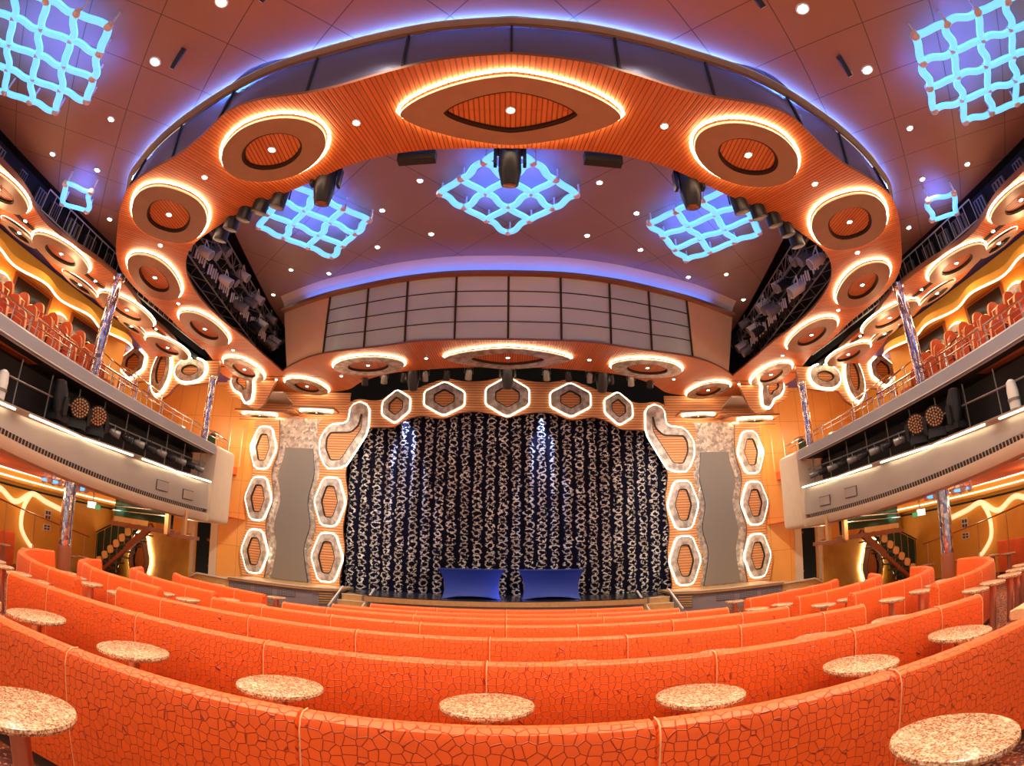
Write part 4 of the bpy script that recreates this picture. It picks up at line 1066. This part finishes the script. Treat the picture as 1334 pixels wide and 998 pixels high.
# straight centre rows (rows run very slightly askew, as measured)
ROWS = [(2.22, .795, [-5.6, -3.9, -2.36, -.89, .64, 1.98, 3.5, 5.2]),
        (3.78, .78, [-5.25, -4.46, -3.14, -1.82, -.14, 1.50, 2.74, 3.78, 4.42]),
        (5.22, .74, [-4.72, -3.95, -2.71, -1.48, -.16, 1.16, 2.35, 3.38, 3.98]),
        (6.60, .69, [-4.05, -3.22, -2.21, -1.05, .0, .86, 2.05, 3.0, 3.72]),
        (7.85, .635, [-3.46, -2.70, -1.35, .0, 1.4, 2.66, 3.36]),
        (9.00, .575, [-3.0, -1.5, 0., 1.5, 2.94]),
        (10.2, .525, [-2.6, -1.3, 0., 1.3, 2.6])]
bow = lambda x, r: r + (.012 * x * x if r < 3 else .006 * x * x - .032 * x)
for r, (y, zt_, xs) in enumerate(ROWS):
    n = len(xs) - 1
    for k in range(n):
        p = [(xs[k] + (xs[k + 1] - xs[k]) * i / 4, bow(xs[k] + (xs[k + 1] - xs[k]) * i / 4, y)) for i in range(5)]
        lab = f'orange crackle patterned banquette, {ORD[k]} from the left end of the {ORD[r]} centre row from the front of the picture'
        lab = f'orange crackle banquette, {ORD[k]} from the left in {ORD[r]} centre row from the camera'
        bench(p, zt_, lab, f'banquettes of the {ORD[r]} centre row', last=k == n - 1)
# curved side blocks
SIDEB = [([(6.1, 3.9), (6.8, 4.1), (7.6, 4.5), (8.6, 5.4)], .80, 'nearest to the camera'),
         ([(5.42, 5.42), (6.1, 5.55), (6.75, 5.75), (7.8, 6.33), (8.45, 6.92), (8.8, 7.6), (8.75, 8.05)], .76, 'second from the camera'),
         ([(4.75, 6.45), (5.4, 6.66), (6.0, 6.80), (6.65, 7.07), (7.2, 7.42), (7.75, 7.85), (8.1, 8.4), (8.15, 8.85)], .735, 'third from the camera'),
         ([(4.43, 7.5), (5.05, 7.66), (6.0, 8.02), (6.7, 8.44), (7.3, 8.95), (7.6, 9.6)], .70, 'fourth from the camera'),
         ([(4.1, 8.62), (4.78, 8.88), (5.8, 9.3), (6.45, 9.6), (7.0, 10.1)], .66, 'fifth from the camera')]
for sx in (-1, 1):
    for pts, zz, lab in SIDEB:
        P = [tuple(p) for p in catmull(pts, 4)]
        if sx < 0: P = [(-x, y) for x, y in reversed(P)]
        cuts = list(range(0, len(P), 4))
        if cuts[-1] != len(P) - 1: cuts.append(len(P) - 1)
        bench(P, zz, f'curved orange banquette on the {SIDE[sx]} side, {lab}', 'curved side banquettes', cuts)
    # banquettes along the lower side wall
    for k, y in enumerate((9.7,)):
        P = [(-13.2 * -sx, y - .9 * sx), (-13.2 * -sx, y + .9 * sx)]
        P = [(13.2 * sx, y + .85), (13.2 * sx, y - .85)] if sx > 0 else [(13.2 * sx, y - .85), (13.2 * sx, y + .85)]
        bench(P, .72, f'orange banquette against the wall under the {SIDE[sx]} balcony', None, None, 'orange_plain')

# tables
def table_parts(t, r, h):
    part('tabletop', G().lathe([(0.001, h - .045), (r * .9, h - .045), (r * .98, h - .036), (r, h - .022), (r * .985, h - .006), (r * .93, h), (.001, h)], n=40), 'stone', t)
    part('post', G().lathe([(.052, .03), (.052, h - .06), (.09, h - .05), (.09, h - .045)], n=20), 'post', t)
    part('base', G().lathe([(r * .55, 0), (r * .55, .02), (.06, .05)], n=28), 'post', t)
TB = thing('cocktail_table', (0, 0, -50), '', 'table'); table_parts(TB, .295, .70)
TS = thing('cocktail_table', (0, 0, -50), '', 'table'); table_parts(TS, .20, .75)
used = set()
def table(x, y, label, group, small=False):
    src = TS if small else TB
    if src.name in used: c = copy_tree(src, (x, y, fl(y)), rnd.random() * 6, label)
    else:
        used.add(src.name); c = src; c.location = (x, y, fl(y)); c['label'] = label
    c['group'] = group
for k, (x, y) in enumerate(((-2.07, 1.66), (1.78, 1.63))):
    table(x, y, f'large round speckled table in the {["lower left", "lower right"][k]} corner, in front of the nearest banquette row', 'tables of the nearest row')
for k, (x, y) in enumerate(((-4.02, 3.52), (-2.76, 3.44), (-1.46, 3.36), (-.11, 3.36), (1.24, 3.33), (2.52, 3.34), (3.66, 3.38))):
    table(x, y, f'round speckled table between first and second centre rows, {ORD[k]} from the left', 'tables between first and second rows')
for k, (x, y) in enumerate(((-4.32, 4.92), (-3.3, 4.84), (-2.27, 4.82), (-.85, 4.76), (.64, 4.74), (1.98, 4.72), (3.1, 4.78), (4.15, 4.84))):
    table(x, y, f'round speckled table between second and third centre rows, {ORD[k]} from the left', 'tables between second and third rows')
ST = [([(5.85, 5.10), (6.45, 5.28), (7.1, 5.45), (7.7, 5.75), (8.35, 6.1)], 'behind the second curved banquette'),
      ([(5.3, 6.28), (6.08, 6.47), (6.68, 6.72), (7.25, 7.05)], 'behind the third curved banquette'),
      ([(4.76, 7.31), (5.35, 7.46), (6.2, 7.8)], 'behind the fourth curved banquette'),
      ([(4.05, 8.25), (4.62, 8.4), (5.5, 8.8)], 'behind the fifth curved banquette'),
      ([(4.6, 10.4), (5.6, 10.7)], 'beyond the fifth curved banquette')]
for sx in (-1, 1):
    for L, lab in ST:
        for k, (x, y) in enumerate(L):
            table(x * sx, y, f'small round table {lab} on the {SIDE[sx]}, {ORD[k]} from the centre aisle', f'small tables {lab}, {SIDE[sx]} side', True)
    for k, y in enumerate((8.9, 9.6, 10.4, 11.2, 12.0)):
        table(11.6 * sx + .2 * (k % 2), y, f'small round table before the wall banquettes under the {SIDE[sx]} balcony, {ORD[k]} counting towards the stage', f'small tables under the {SIDE[sx]} balcony', True)

# ================================================================== STAGE OBJECTS
for sx in (-1, 1):
    x0 = 1.20 * sx - (-.22); x0 = -1.13 if sx < 0 else 1.50
    w = 1.08; lc = (x0, 18.3, .1)
    t = thing('covered_table', lc, f'table under a tight blue stretch cover on the stage, {SIDE[sx]} of the two', 'table')
    nz, nx = 12, 14; g = G(); vs = []
    dep = .38
    def prof(s):      # s 0..1 around bottom-to-top; pinch
        return s
    ring = []
    for j in range(nz + 1):
        v = j / nz; z = .1 + .98 * v + 0
        wl = w * (1 - .12 * math.sin(PI * v) ** .8 - (.10 * (1 - v)))
        dl = dep * (1 - .30 * math.sin(PI * v))
        row = []
        for i in range(nx + 1): row.append((x0 + wl * (2 * i / nx - 1), 18.3 - dl * (1 - .15 * math.sin(PI * i / nx) * math.sin(PI * v)), z + (0 if v > 0 else .10 * math.sin(PI * i / nx))))
        for i in range(nx, -1, -1): row.append((x0 + wl * (2 * i / nx - 1), 18.3 + dl, z))
        ring.append(row)
    n = len(ring[0]); vs = [p for r_ in ring for p in r_]
    g.add(vs, [(j * n + i, j * n + (i + 1) % n, (j + 1) * n + (i + 1) % n, (j + 1) * n + i) for j in range(nz) for i in range(n)])
    part('stretch_cover', g, 'bluecloth', t, lc, 60)
    part('tabletop', G().box((x0, 18.3, 1.09), (2 * w + .04, 2 * dep + .04, .03)), 'bluecloth', t, lc)
    for a in (-1, 1):
        for b in (-1, 1): part('leg', G().cyl((x0 + a * (w * .8), 18.3 + b * dep * .6, .1), (x0 + a * w * .85, 18.3 + b * dep * .7, 1.08), .02, n=8), 'greym', t, lc)
    def fx(gg): return gg.mirror() if sx > 0 else gg
    d = SIDE[sx]
    # grey vented cabinet with counter beside the stage stairs
    lc = (-7.5 * -sx, 17.6, -.5)
    t = thing('vent_cabinet', lc, f'mauve grey vented cabinet with pale counter {d} of the stage', 'cabinet')
    part('body', fx(G().poly3([(-9.5, 17.3), (-6.35, 17.3), (-5.6, 17.9), (-5.6, 19.3), (-9.5, 19.3)], lambda u, v, q: (u, v, q), -.55, .12)), 'ventbox', t, lc)
    part('counter', fx(G().poly3([(-9.55, 17.22), (-6.3, 17.22), (-5.5, 17.85), (-5.5, 19.35), (-9.55, 19.35)], lambda u, v, q: (u, v, q), .12, .20)), 'gold', t, lc)
    part('counter_edge', fx(G().sweep([(-9.55, 17.21, .215), (-6.3, 17.21, .215), (-5.48, 17.85, .215)], [(-.02, -.012), (.02, -.012), (.02, .012), (-.02, .012)])), 'white', t, lc)
    for k, x in enumerate((-9.0, -8.15, -7.3)):
        part('vent_grille', fx(G().box((x, 17.29, -.07), (.68, .02, .24))), 'perf', t, lc)
    q = G()
    for j in range(5): q.bar((-6.15, 17.42, -.3 + j * .08), (-5.75, 17.74, -.3 + j * .08), .02, .035)
    part('side_louvre', fx(q), 'gold', t, lc)
    # stage stairs with handrail strips
    lc = (-5.0 * -sx, 17.4, -.5)
    t = thing('stage_steps', lc, f'gold carpeted steps with white edges up to the {d} end of the stage', 'steps')
    for k in range(3):
        z = -.3 + k * .17; y = 17.0 + k * .32
        part('step', fx(G().box((-4.95, y + .5, z - .1), (1.02, 1.3 - k * .3, .2))), 'gold', t, lc)
        part('nosing', fx(G().box((-4.95, y - .14 + k * .15, z + .008), (1.04, .04, .022))), 'white', t, lc)
    for x in (-5.52, -4.42): part('handrail', fx(G().bar((x - .12, 16.9, -.32), (x + .06, 17.9, .30), .05)), 'white', t, lc)
    # pale bench like block at the end wall
    lc = (-10.4 * -sx, 17.5, -.5)
    t = thing('side_planter', lc, f'low pale block with gold patterned faces and white rims by the {d} doorway', 'planter')
    part('body', fx(G().box((-10.4, 17.7, -.2), (1.75, .8, .66))), 'gold', t, lc)
    part('rim', fx(G().sweep([(-9.52, 17.28, .14), (-10.9, 17.28, .18), (-11.3, 17.28, -.05)], [(-.02, -.02), (.02, -.02), (.02, .02), (-.02, .02)])), 'white', t, lc)
    part('ledge', fx(G().box((-10.3, 17.2, -.12), (1.3, .12, .03))), 'white', t, lc)
    # doorway with pale jambs
    g = G().box((-12.05, 20.2, 1.0), (1.4, 1.2, 3))
    t = obj('door_' + ('1' if sx < 0 else '2'), fx(G().box((-12.6, 19.4, .95), (.30, .08, 2.8)).box((-11.5, 19.4, .95), (.32, .08, 2.8)).box((-12.05, 19.4, 2.38), (1.3, .08, .16))), 'beige', kind='structure', label=f'pale door frame around the dark doorway at the {d} end wall', cat='door')
    lc = (-12.0 * -sx, 20.0, -.4)
    t = thing('backstage_rigging', lc, f'dim hanging equipment inside the dark {d} doorway', 'equipment')
    part('backing', fx(G().box((-12.05, 20.6, 1.0), (1.6, .05, 3.2))), 'dark', t, lc)
    for k in range(7): part('hanging_item', fx(G().box((-12.2 + .3 * rnd.random(), 20.2, .3 + k * .27), (.10 + .1 * rnd.random(), .1, .09), rz=rnd.random(), ry=rnd.random())), 'greym' if k % 2 else 'mahog', t, lc)
    part('cable', fx(G().tube([(-12.1, 20.2, .25), (-12.05, 20.2, 1.2), (-12.12, 20.2, 2.3)], .012, 5)), 'greym', t, lc)

    # ---------------------------------------------------------------- lower side area
    lc = (-11.8 * -sx, 14.5, -.4)
    t = thing('staircase', lc, f'open staircase with mahogany rail and amber lit tread ends under the {d} balcony', 'stairs')
    for k in range(8):
        f = k / 7; x = -13.5 + 1.75 * f; z = -.05 + 1.55 * f
        part('tread', fx(G().box((x + .15, 15.0, z), (.34, 1.0, .05))), 'tread', t, lc)
        if k > 0: part('tread_lamp', fx(G().poly3(superell(.13, .13, 3, .3, 12), lambda u, v, q, x=x, z=z: (x + u, 14.46 + q, z + .02 + v), 0, .04)), 'hex', t, lc)
    part('stringer', fx(G().bar((-13.25, 14.4, -.3), (-11.4, 14.4, 1.2), .11, .11)), 'mahog', t, lc)
    part('upper_stringer', fx(G().bar((-11.9, 14.38, .80), (-10.9, 14.38, 1.62), .13, .20)), 'mahog', t, lc)
    part('glass_balustrade', fx(G().poly3([(-14.5, -.3), (-13.45, -.3), (-12.9, .9), (-12.4, 1.5), (-12.4, 1.9), (-12.75, 1.88), (-14.5, 1.02)], lambda u, v, q: (u, 15.6 + q, v), 0, .03)), 'greenglass', t, lc)
    for k in range(6):
        x = -14.4 + k * .34; part('baluster', fx(G().bar((x, 15.57, -.2), (x, 15.57, 1.02 + (x + 14.5) * .49), .025)), 'brass', t, lc)
    part('handrail', fx(G().tube([(-14.5, 15.56, 1.06), (-12.75, 15.56, 1.92)], .025, 6)), 'dark', t, lc)
    lc = (-11.4 * -sx, 14.4, 1.5)
    t = thing('stair_landing', lc, f'copper framed landing at the top of the stairs under the {d} balcony', 'landing')
    part('floor_beam', fx(G().box((-11.45, 14.5, 1.5), (2.5, .5, .14))), 'mahog', t, lc)
    part('side_beam', fx(G().box((-10.0, 14.9, 1.42), (.5, 1.2, .12))), 'mahog', t, lc)
    for x in (-10.22, -9.9): part('post', fx(G().box((x, 14.3 + (x + 10.2) * 1.5, 1.85), (.14, .14, .85))), 'brass', t, lc)
    part('front_panel', fx(G().box((-11.75, 14.27, 1.66), (1.5, .03, .16))), 'gold', t, lc)
    part('dark_glazing', fx(G().box((-11.4, 14.38, 2.02), (2.4, .03, .58))), 'greenglass', t, lc)
    part('curtain_panel', fx(G().box((-10.6, 14.9, 1.9), (.3, .03, .6))), 'greenglass', t, lc)
    part('rail', fx(G().bar((-12.65, 14.3, 1.92), (-10.3, 14.3, 1.98), .03)), 'chrome', t, lc)
    part('rail', fx(G().bar((-12.65, 14.35, 2.06), (-10.9, 14.35, 2.12), .02)), 'chrome', t, lc)
    # ochre wall behind the stairs
    h = G().box((-12.15, 16.26, .45), (3.1, .08, 2.2)).box((-14.0, 16.4, .9), (1.0, .08, 3.0))
    obj('wall_stairs_' + d, fx(h), 'ochre', kind='structure', label=f'ochre wall panel behind the stairs on the {d}', cat='wall')
    lc = (-14.5 * -sx, 11.8, 1.5)
    t = thing('wavy_wall_light', lc, f'thick glowing wave shaped light tube on the wall under the {d} balcony', 'wall light')
    pts = catmull([(-14.45, 6.0, 1.75), (-14.45, 8.0, 1.95), (-14.45, 9.6, 1.55), (-14.45, 10.6, 1.85), (-14.45, 11.4, 1.55), (-14.45, 12.1, 1.9), (-14.45, 12.8, 1.75), (-14.45, 13.9, 1.55)], 6)
    part('tube', fx(G().tube(pts, .085, 8)), 'wave', t, lc)
    part('curl', fx(G().tube(catmull([(-14.4, 12.0, 1.85), (-14.4, 11.75, 1.4), (-14.4, 11.75, .8), (-14.4, 12.15, .35), (-14.4, 12.3, .3)], 6), .07, 8)), 'wave', t, lc)
    lc = (-14.4 * -sx, 9, 2.3)
    t = thing('cove_light_rails', lc, f'pair of bright cove light lines below the ceiling under the {d} balcony', 'cove light')
    part('bulkhead', fx(G().box((-14.2, 8.5, 2.28), (.7, 20, .34))), 'amber', t, lc)
    for z in (2.42, 2.22): part('light_line', fx(G().box((-13.83, 8.5, z), (.03, 19.5, .035))), 'ledp', t, lc)
    part('dark_line', fx(G().box((-14.5, 8.5, 2.0), (.08, 20, .06))), 'dark', t, lc)
    # exit sign and wall notices
    lc = (-12.9 * -sx, 13.9, 2.0)
    t = thing('exit_sign', lc, f'small lit exit sign with green panel hanging beyond the lower column on the {d}', 'sign')
    part('white_face', fx(G().box((-13.0, 13.6, 1.95), (.34, .06, .20))), 'exit', t, lc); part('green_face', fx(G().box((-12.7, 13.6, 1.90), (.22, .05, .14))), 'exitg', t, lc); part('hanger', fx(G().bar((-12.95, 13.6, 2.05), (-12.95, 13.6, 2.5), .03)), 'greym', t, lc)
    for k, (y, z, w_, h_) in enumerate(((13.0, 1.35, .30, .34), (13.0, .95, .34, .2))):
        lc = (-14.53 * -sx, y, z)
        t = thing('wall_notice', lc, f'small pale notice with dark panes on the lower {d} wall by the column, {["upper", "lower"][k]} one', 'notice')
        part('sheet', fx(G().box((-14.52, y, z), (.02, w_, h_))), 'white', t, lc)
        q = G()
        for a in (-1, 1):
            for b in (-1, 1): q.box((-14.505, y + a * w_ * .22, z + b * h_ * .22), (.01, w_ * .32, h_ * .32))
        part('pictogram', fx(q), 'tread', t, lc)
    # blue fixtures either side of the lower column, projector on a bracket
    for k, y in enumerate((9.35, 10.35)):
        cs = [(0, 0)]
        lattice((-10.35 * -sx, y - .15), (.02 * -sx, .32), (-.3 * -sx, .05), cs, 2.2, f'small blue tube light fixture under the {d} balcony ceiling, {["before", "behind"][k]} the lower column', 2.5, .05)
    par((-11.2 * -sx, 7.1, 2.48), f'black bracketed projector under the {d} balcony ceiling near the picture edge', (.6 * -sx, .5, -.3), 1.3)
    # wall seats' rail
    lc = (-12.4 * -sx, 11.5, .9)
    t = thing('slanted_handrail', lc, f'brown handrail on thin posts rising towards the camera under the {d} balcony', 'handrail')
    part('rail', fx(G().tube([(-12.4, 8.0, 1.72), (-12.6, 13.2, .95)], .022, 6)), 'mahog', t, lc)
    for k in range(5):
        y = 8.4 + k * 1.15; z = 1.72 - (y - 8) * .148
        part('baluster', fx(G().bar((-12.4 - (y - 8) * .04, y, -.25), (-12.4 - (y - 8) * .04, y, z), .022)), 'brass', t, lc)

# ================================================================== UPPER BALCONY FURNITURE
TH = math.radians
def chair_parts(t):
    q = [(-.24, .0), (-.24, .30), (-.20, .42), (-.10, .485), (.10, .485), (.20, .42), (.24, .30), (.24, .0)]
    part('backrest', G().poly3(rounded(q, .3, 3), lambda u, v, h: (u, -.24 - h + .10 * -(v / .5), .42 + v), 0, .07, 0, 1), ['chair', 'seatpad'], t)
    part('seat', G().poly3(rounded([(-.24, -.24), (.24, -.24), (.25, .24), (-.25, .24)], .2, 3), lambda u, v, h: (u, v, .38 + h), 0, .09), 'chair', t)
    for a in (-1, 1):
        part('leg', G().tube([(a * .22, .2, 0), (a * .23, .2, .36), (a * .26, .18, .62), (a * .26, -.2, .64), (a * .25, -.28, .60)], .014, 5), 'brass', t)
        part('leg', G().tube([(a * .21, -.26, 0), (a * .21, -.22, .40)], .014, 5), 'brass', t)
CH = thing('balcony_chair', (0, 0, -60), '', 'chair'); chair_parts(CH)
first = True
for sx in (-1, 1):
    d = SIDE[sx]
    h = G()
    def fx(gg): return gg.mirror() if sx > 0 else gg
    for k, (x0, x1, z) in enumerate(((-11.0, -10.25, 4.65), (-11.75, -11.0, 5.2), (-12.7, -11.75, 5.7))):
        zl = 4.3 if k else 4.56; h.box(((x0 + x1) / 2, 4.9, (zl + z) / 2), (x1 - x0, 13.4, z - zl))
    obj('floor_tiers_' + d, fx(h), 'mahog', kind='structure', label=f'stepped seating tiers of the {d} balcony', cat='floor', smooth=0)
    for r, (x, z) in enumerate(((-10.62, 4.65), (-11.38, 5.2), (-12.2, 5.7))):
        for k in range(11):
            y = 4.6 + k * .62 + .2 * r
            if y > 11.4: continue
            lab = f'orange round backed chair on the {d} balcony, {["front", "middle", "back"][r]} tier, {ORD[k]} counting towards the stage'
            loc = (-x * sx, y, z); rz = -.45 * -sx * -1 * -1 if False else (-.08 * sx)
            if first: first = False; c = CH; c.location = loc; c.rotation_euler = (0, 0, rz); c['label'] = lab
            else: c = copy_tree(CH, loc, rz, lab)
            c['group'] = f'chairs on the {d} balcony'
    # chrome railing on the balcony edge
    for k, (y0, y1) in enumerate(((3.2, 7.3), (7.5, 11.6), (11.8, 15.2), (15.7, 17.2))):
        lc = (-9.98 * -sx, y0, 4.7)
        t = thing('balcony_railing', lc, f'chrome railing on the {d} balcony edge, {ORD[3 - k]} section from the stage', 'railing')
        ztp = lambda y: zt(y) + .42
        part('top_rail', fx(G().tube([(-9.98, y0, ztp(y0)), (-9.98, y1, ztp(y1))], .026, 6)), 'chrome', t, lc)
        part('middle_rail', fx(G().tube([(-9.98, y0, ztp(y0) - .14), (-9.98, y1, ztp(y1) - .14)], .014, 6)), 'chrome', t, lc)
        n = int((y1 - y0) / .55)
        for i in range(n + 1):
            y = y0 + (y1 - y0) * i / n; part('post', fx(G().tube([(-9.98, y, zt(y)), (-9.98, y, ztp(y))], .016, 6)), 'chrome', t, lc)
    # aisle handrails with hooped ends
    for k, y in enumerate((6.0, 9.0, 11.9, 13.2)):
        lc = (-11 * -sx, y, 4.6)
        t = thing('aisle_handrail', lc, f'hooped chrome aisle handrail on the {d} balcony, {ORD[3 - k]} from the stage end', 'railing')
        part('rail', fx(G().tube([(-10.3, y, 4.6), (-10.3, y, 5.45), (-10.5, y, 5.6), (-12.0, y, 6.35), (-12.2, y, 6.3), (-12.2, y, 5.5)], .024, 6)), 'chrome', t, lc)
        part('lower_rail', fx(G().tube([(-10.3, y, 5.15), (-12.2, y, 6.0)], .016, 6)), 'chrome', t, lc)
        for x in (-10.9, -11.6): part('post', fx(G().tube([(x, y, 4.6), (x, y, 5.6 - (x + 10.5) * .5)], .016, 6)), 'chrome', t, lc)
    # green glazed stair balustrades by the end wall
    for k, (x, y) in enumerate(((-12.6, 17.6), (-11.4, 18.4))):
        lc = (x * -sx, y, 4.4)
        t = thing('glass_balustrade', lc, f'green glass balustrade with brass cap near the {d} balcony end wall, {["outer", "inner"][k]} one', 'balustrade')
        part('pane', fx(G().poly3([(x - .7, 4.4), (x + .1, 4.4), (x + .1, 5.6), (x - .05, 5.6), (x - .7, 5.05)], lambda u, v, q, y=y: (u, y + q, v), 0, .03)), 'greenglass', t, lc)
        part('cap', fx(G().tube([(x - .7, y, 5.07), (x - .05, y, 5.63), (x + .3, y, 5.5)], .03, 6)), 'brass', t, lc)
    for k, (x, y) in enumerate(((-10.9, 18.9), (-10.45, 19.1))):
        lc = (x * -sx, y, 4.4)
        t = thing('grab_rail', lc, f'tall curved brass rail at the {d} end wall beside the pilaster, {["outer", "inner"][k]} one', 'railing')
        part('rail', fx(G().tube([(x, y, 4.4), (x, y, 5.9), (x + .1, y, 6.1)], .022, 6)), 'brass', t, lc)
# ================================================================== CAMERA AND LIGHT
cam = bpy.data.cameras.new('camera'); co = bpy.data.objects.new('camera', cam); COL.objects.link(co)
cam.type = 'PANO'
cam.panorama_type = 'FISHEYE_LENS_POLYNOMIAL'
F_PX = 700.; SW = 36.
cam.sensor_width = SW; cam.sensor_fit = 'HORIZONTAL'
k1 = (1334. / SW) / F_PX
cam.fisheye_fov = math.radians(179)
cam.fisheye_polynomial_k0 = 0; cam.fisheye_polynomial_k1 = -k1; cam.fisheye_polynomial_k2 = 0; cam.fisheye_polynomial_k3 = 0; cam.fisheye_polynomial_k4 = 0
co.location = (0, 0, EYE)
th, yaw, roll = math.radians(18.5), math.radians(.5), math.radians(.4)
co.matrix_world = Matrix.Translation((0, 0, EYE)) @ Matrix.Rotation(-yaw, 4, 'Z') @ Matrix.Rotation(th + PI / 2, 4, 'X') @ Matrix.Rotation(roll, 4, 'Z')
cam.clip_end = 200
SC.camera = co

def lamp(name, kind, loc, energy, col, rot=None, size=.1, aim=None, **kw):
    l = bpy.data.lights.new(name, kind); l.energy = energy; l.color = col
    if kind == 'AREA': l.size = size
    elif kind != 'SUN': l.shadow_soft_size = size
    for k, v in kw.items(): setattr(l, k, v)
    o = bpy.data.objects.new(name, l); COL.objects.link(o); o.location = loc
    if aim is not None: o.rotation_euler = (Vector(aim) - Vector(loc)).to_track_quat('-Z', 'Y').to_euler()
    return o
W = (1., .80, .58)
def spot(loc, e, aim=None, col=W, ang=100, blend=.8, size=.12):
    return lamp('spot_lamp', 'SPOT', loc, e, col, size=size, aim=aim or (loc[0], loc[1], loc[2] - 1), spot_size=math.radians(ang), spot_blend=blend)
for sx in (-1, 1):
    for x, y, e in ((-5.87, 4.4, 1100), (-4.22, 3.6, 1000), (-2.3, 3.7, 1000), (-8.9, 6.6, 700)): spot((x * sx, y, CO - .06), e, ang=120)
    for x, y in ((-1.95, 9.05), (-3.45, 11.7), (-6.0, 12.2)): spot((x * sx, y, CI - .06), 900, ang=110)
    for x, y in ((-6.78, 7.38), (-3.85, 5.98), (-8.76, 9.78)): spot((x * sx, y, S - .1), 160, ang=120)
    for x, y, e in ((1.6, -1.8, 560), (5.2, -1.2, 600)): spot((x * sx, y, CO - .06), e, (x * sx * .9, 1.2, .4), ang=125)  # unseen spots added behind the camera to brighten the near seat backs
    for y in (2.5, 6, 9, 12): lamp('balcony_lamp', 'POINT', (11.3 * sx, y, 7.0), 26, (1, .72, .42), size=.15)
    for y in (5.0, 8.2, 11.4, 14.4): lamp('under_balcony_lamp', 'POINT', (12.3 * sx, y, 2.05), 34, (1, .70, .36), size=.15)
    lamp('end_lamp', 'POINT', (12.6 * sx, 17.2, 6.3), 90, (1, .74, .46), size=.2)
    lamp('end_lamp', 'POINT', (10.3 * sx, 18.3, 5.4), 60, (1, .74, .46), size=.2)
    lamp('end_lamp', 'POINT', (11.3 * sx, 17.0, 1.9), 40, (1, .72, .36), size=.2)
    spot((5.0 * sx, 13.2, 7.3), 2200, (7.9 * sx, 19.4, 2.8), (1, .86, .70), 70)
    spot((2.6 * sx - 1.25, 19.62, 7.3), 1600, (2.6 * sx - 1.25, 19.95, 3.2), (.42, .56, 1.), 42, 1., .04)
    spot((9.6 * sx, 9.6, 4.2), 500, (-1.5 * sx, 19.9, 3.5), (1, .9, .8), 50)
spot((0, 6.8, 7.3), 500, (0, 19.9, 3.2), (.9, .9, 1), 50)
lamp('stage_blue', 'POINT', (-.1, 17.75, .35), 5, (.1, .3, 1), size=.1)
BL = (.06, .14, 1)
for x, y in ((0, 9.1), (-4.7, 10.05), (4.7, 10.05)):
    lamp('lattice_lamp', 'AREA', (x, y, CI - .34), 75, BL, size=1.9, aim=(x, y, CI))
for sx in (-1, 1):
    lamp('lattice_lamp', 'AREA', (7.5 * sx, 3.3, 8.18), 75, BL, size=1.9, aim=(7.5 * sx, 3.3, CO))
    lamp('lattice_lamp', 'AREA', (9.7 * sx, 7.1, 8.18), 14, BL, size=.6, aim=(9.7 * sx, 7.1, CO))
w = bpy.data.worlds.new('world'); SC.world = w; w.use_nodes = True
w.node_tree.nodes['Background'].inputs[0].default_value = (1, .82, .66, 1)
w.node_tree.nodes['Background'].inputs[1].default_value = .62
SC.view_settings.view_transform = 'Standard'; SC.view_settings.look = 'None'
SC.view_settings.exposure = 0; SC.view_settings.gamma = 1
SC.view_settings.use_curve_mapping = False
SC.cycles.use_denoising = True
SC.cycles.max_bounces = 5
SC.cycles.diffuse_bounces = 3
SC.cycles.sample_clamp_indirect = 6
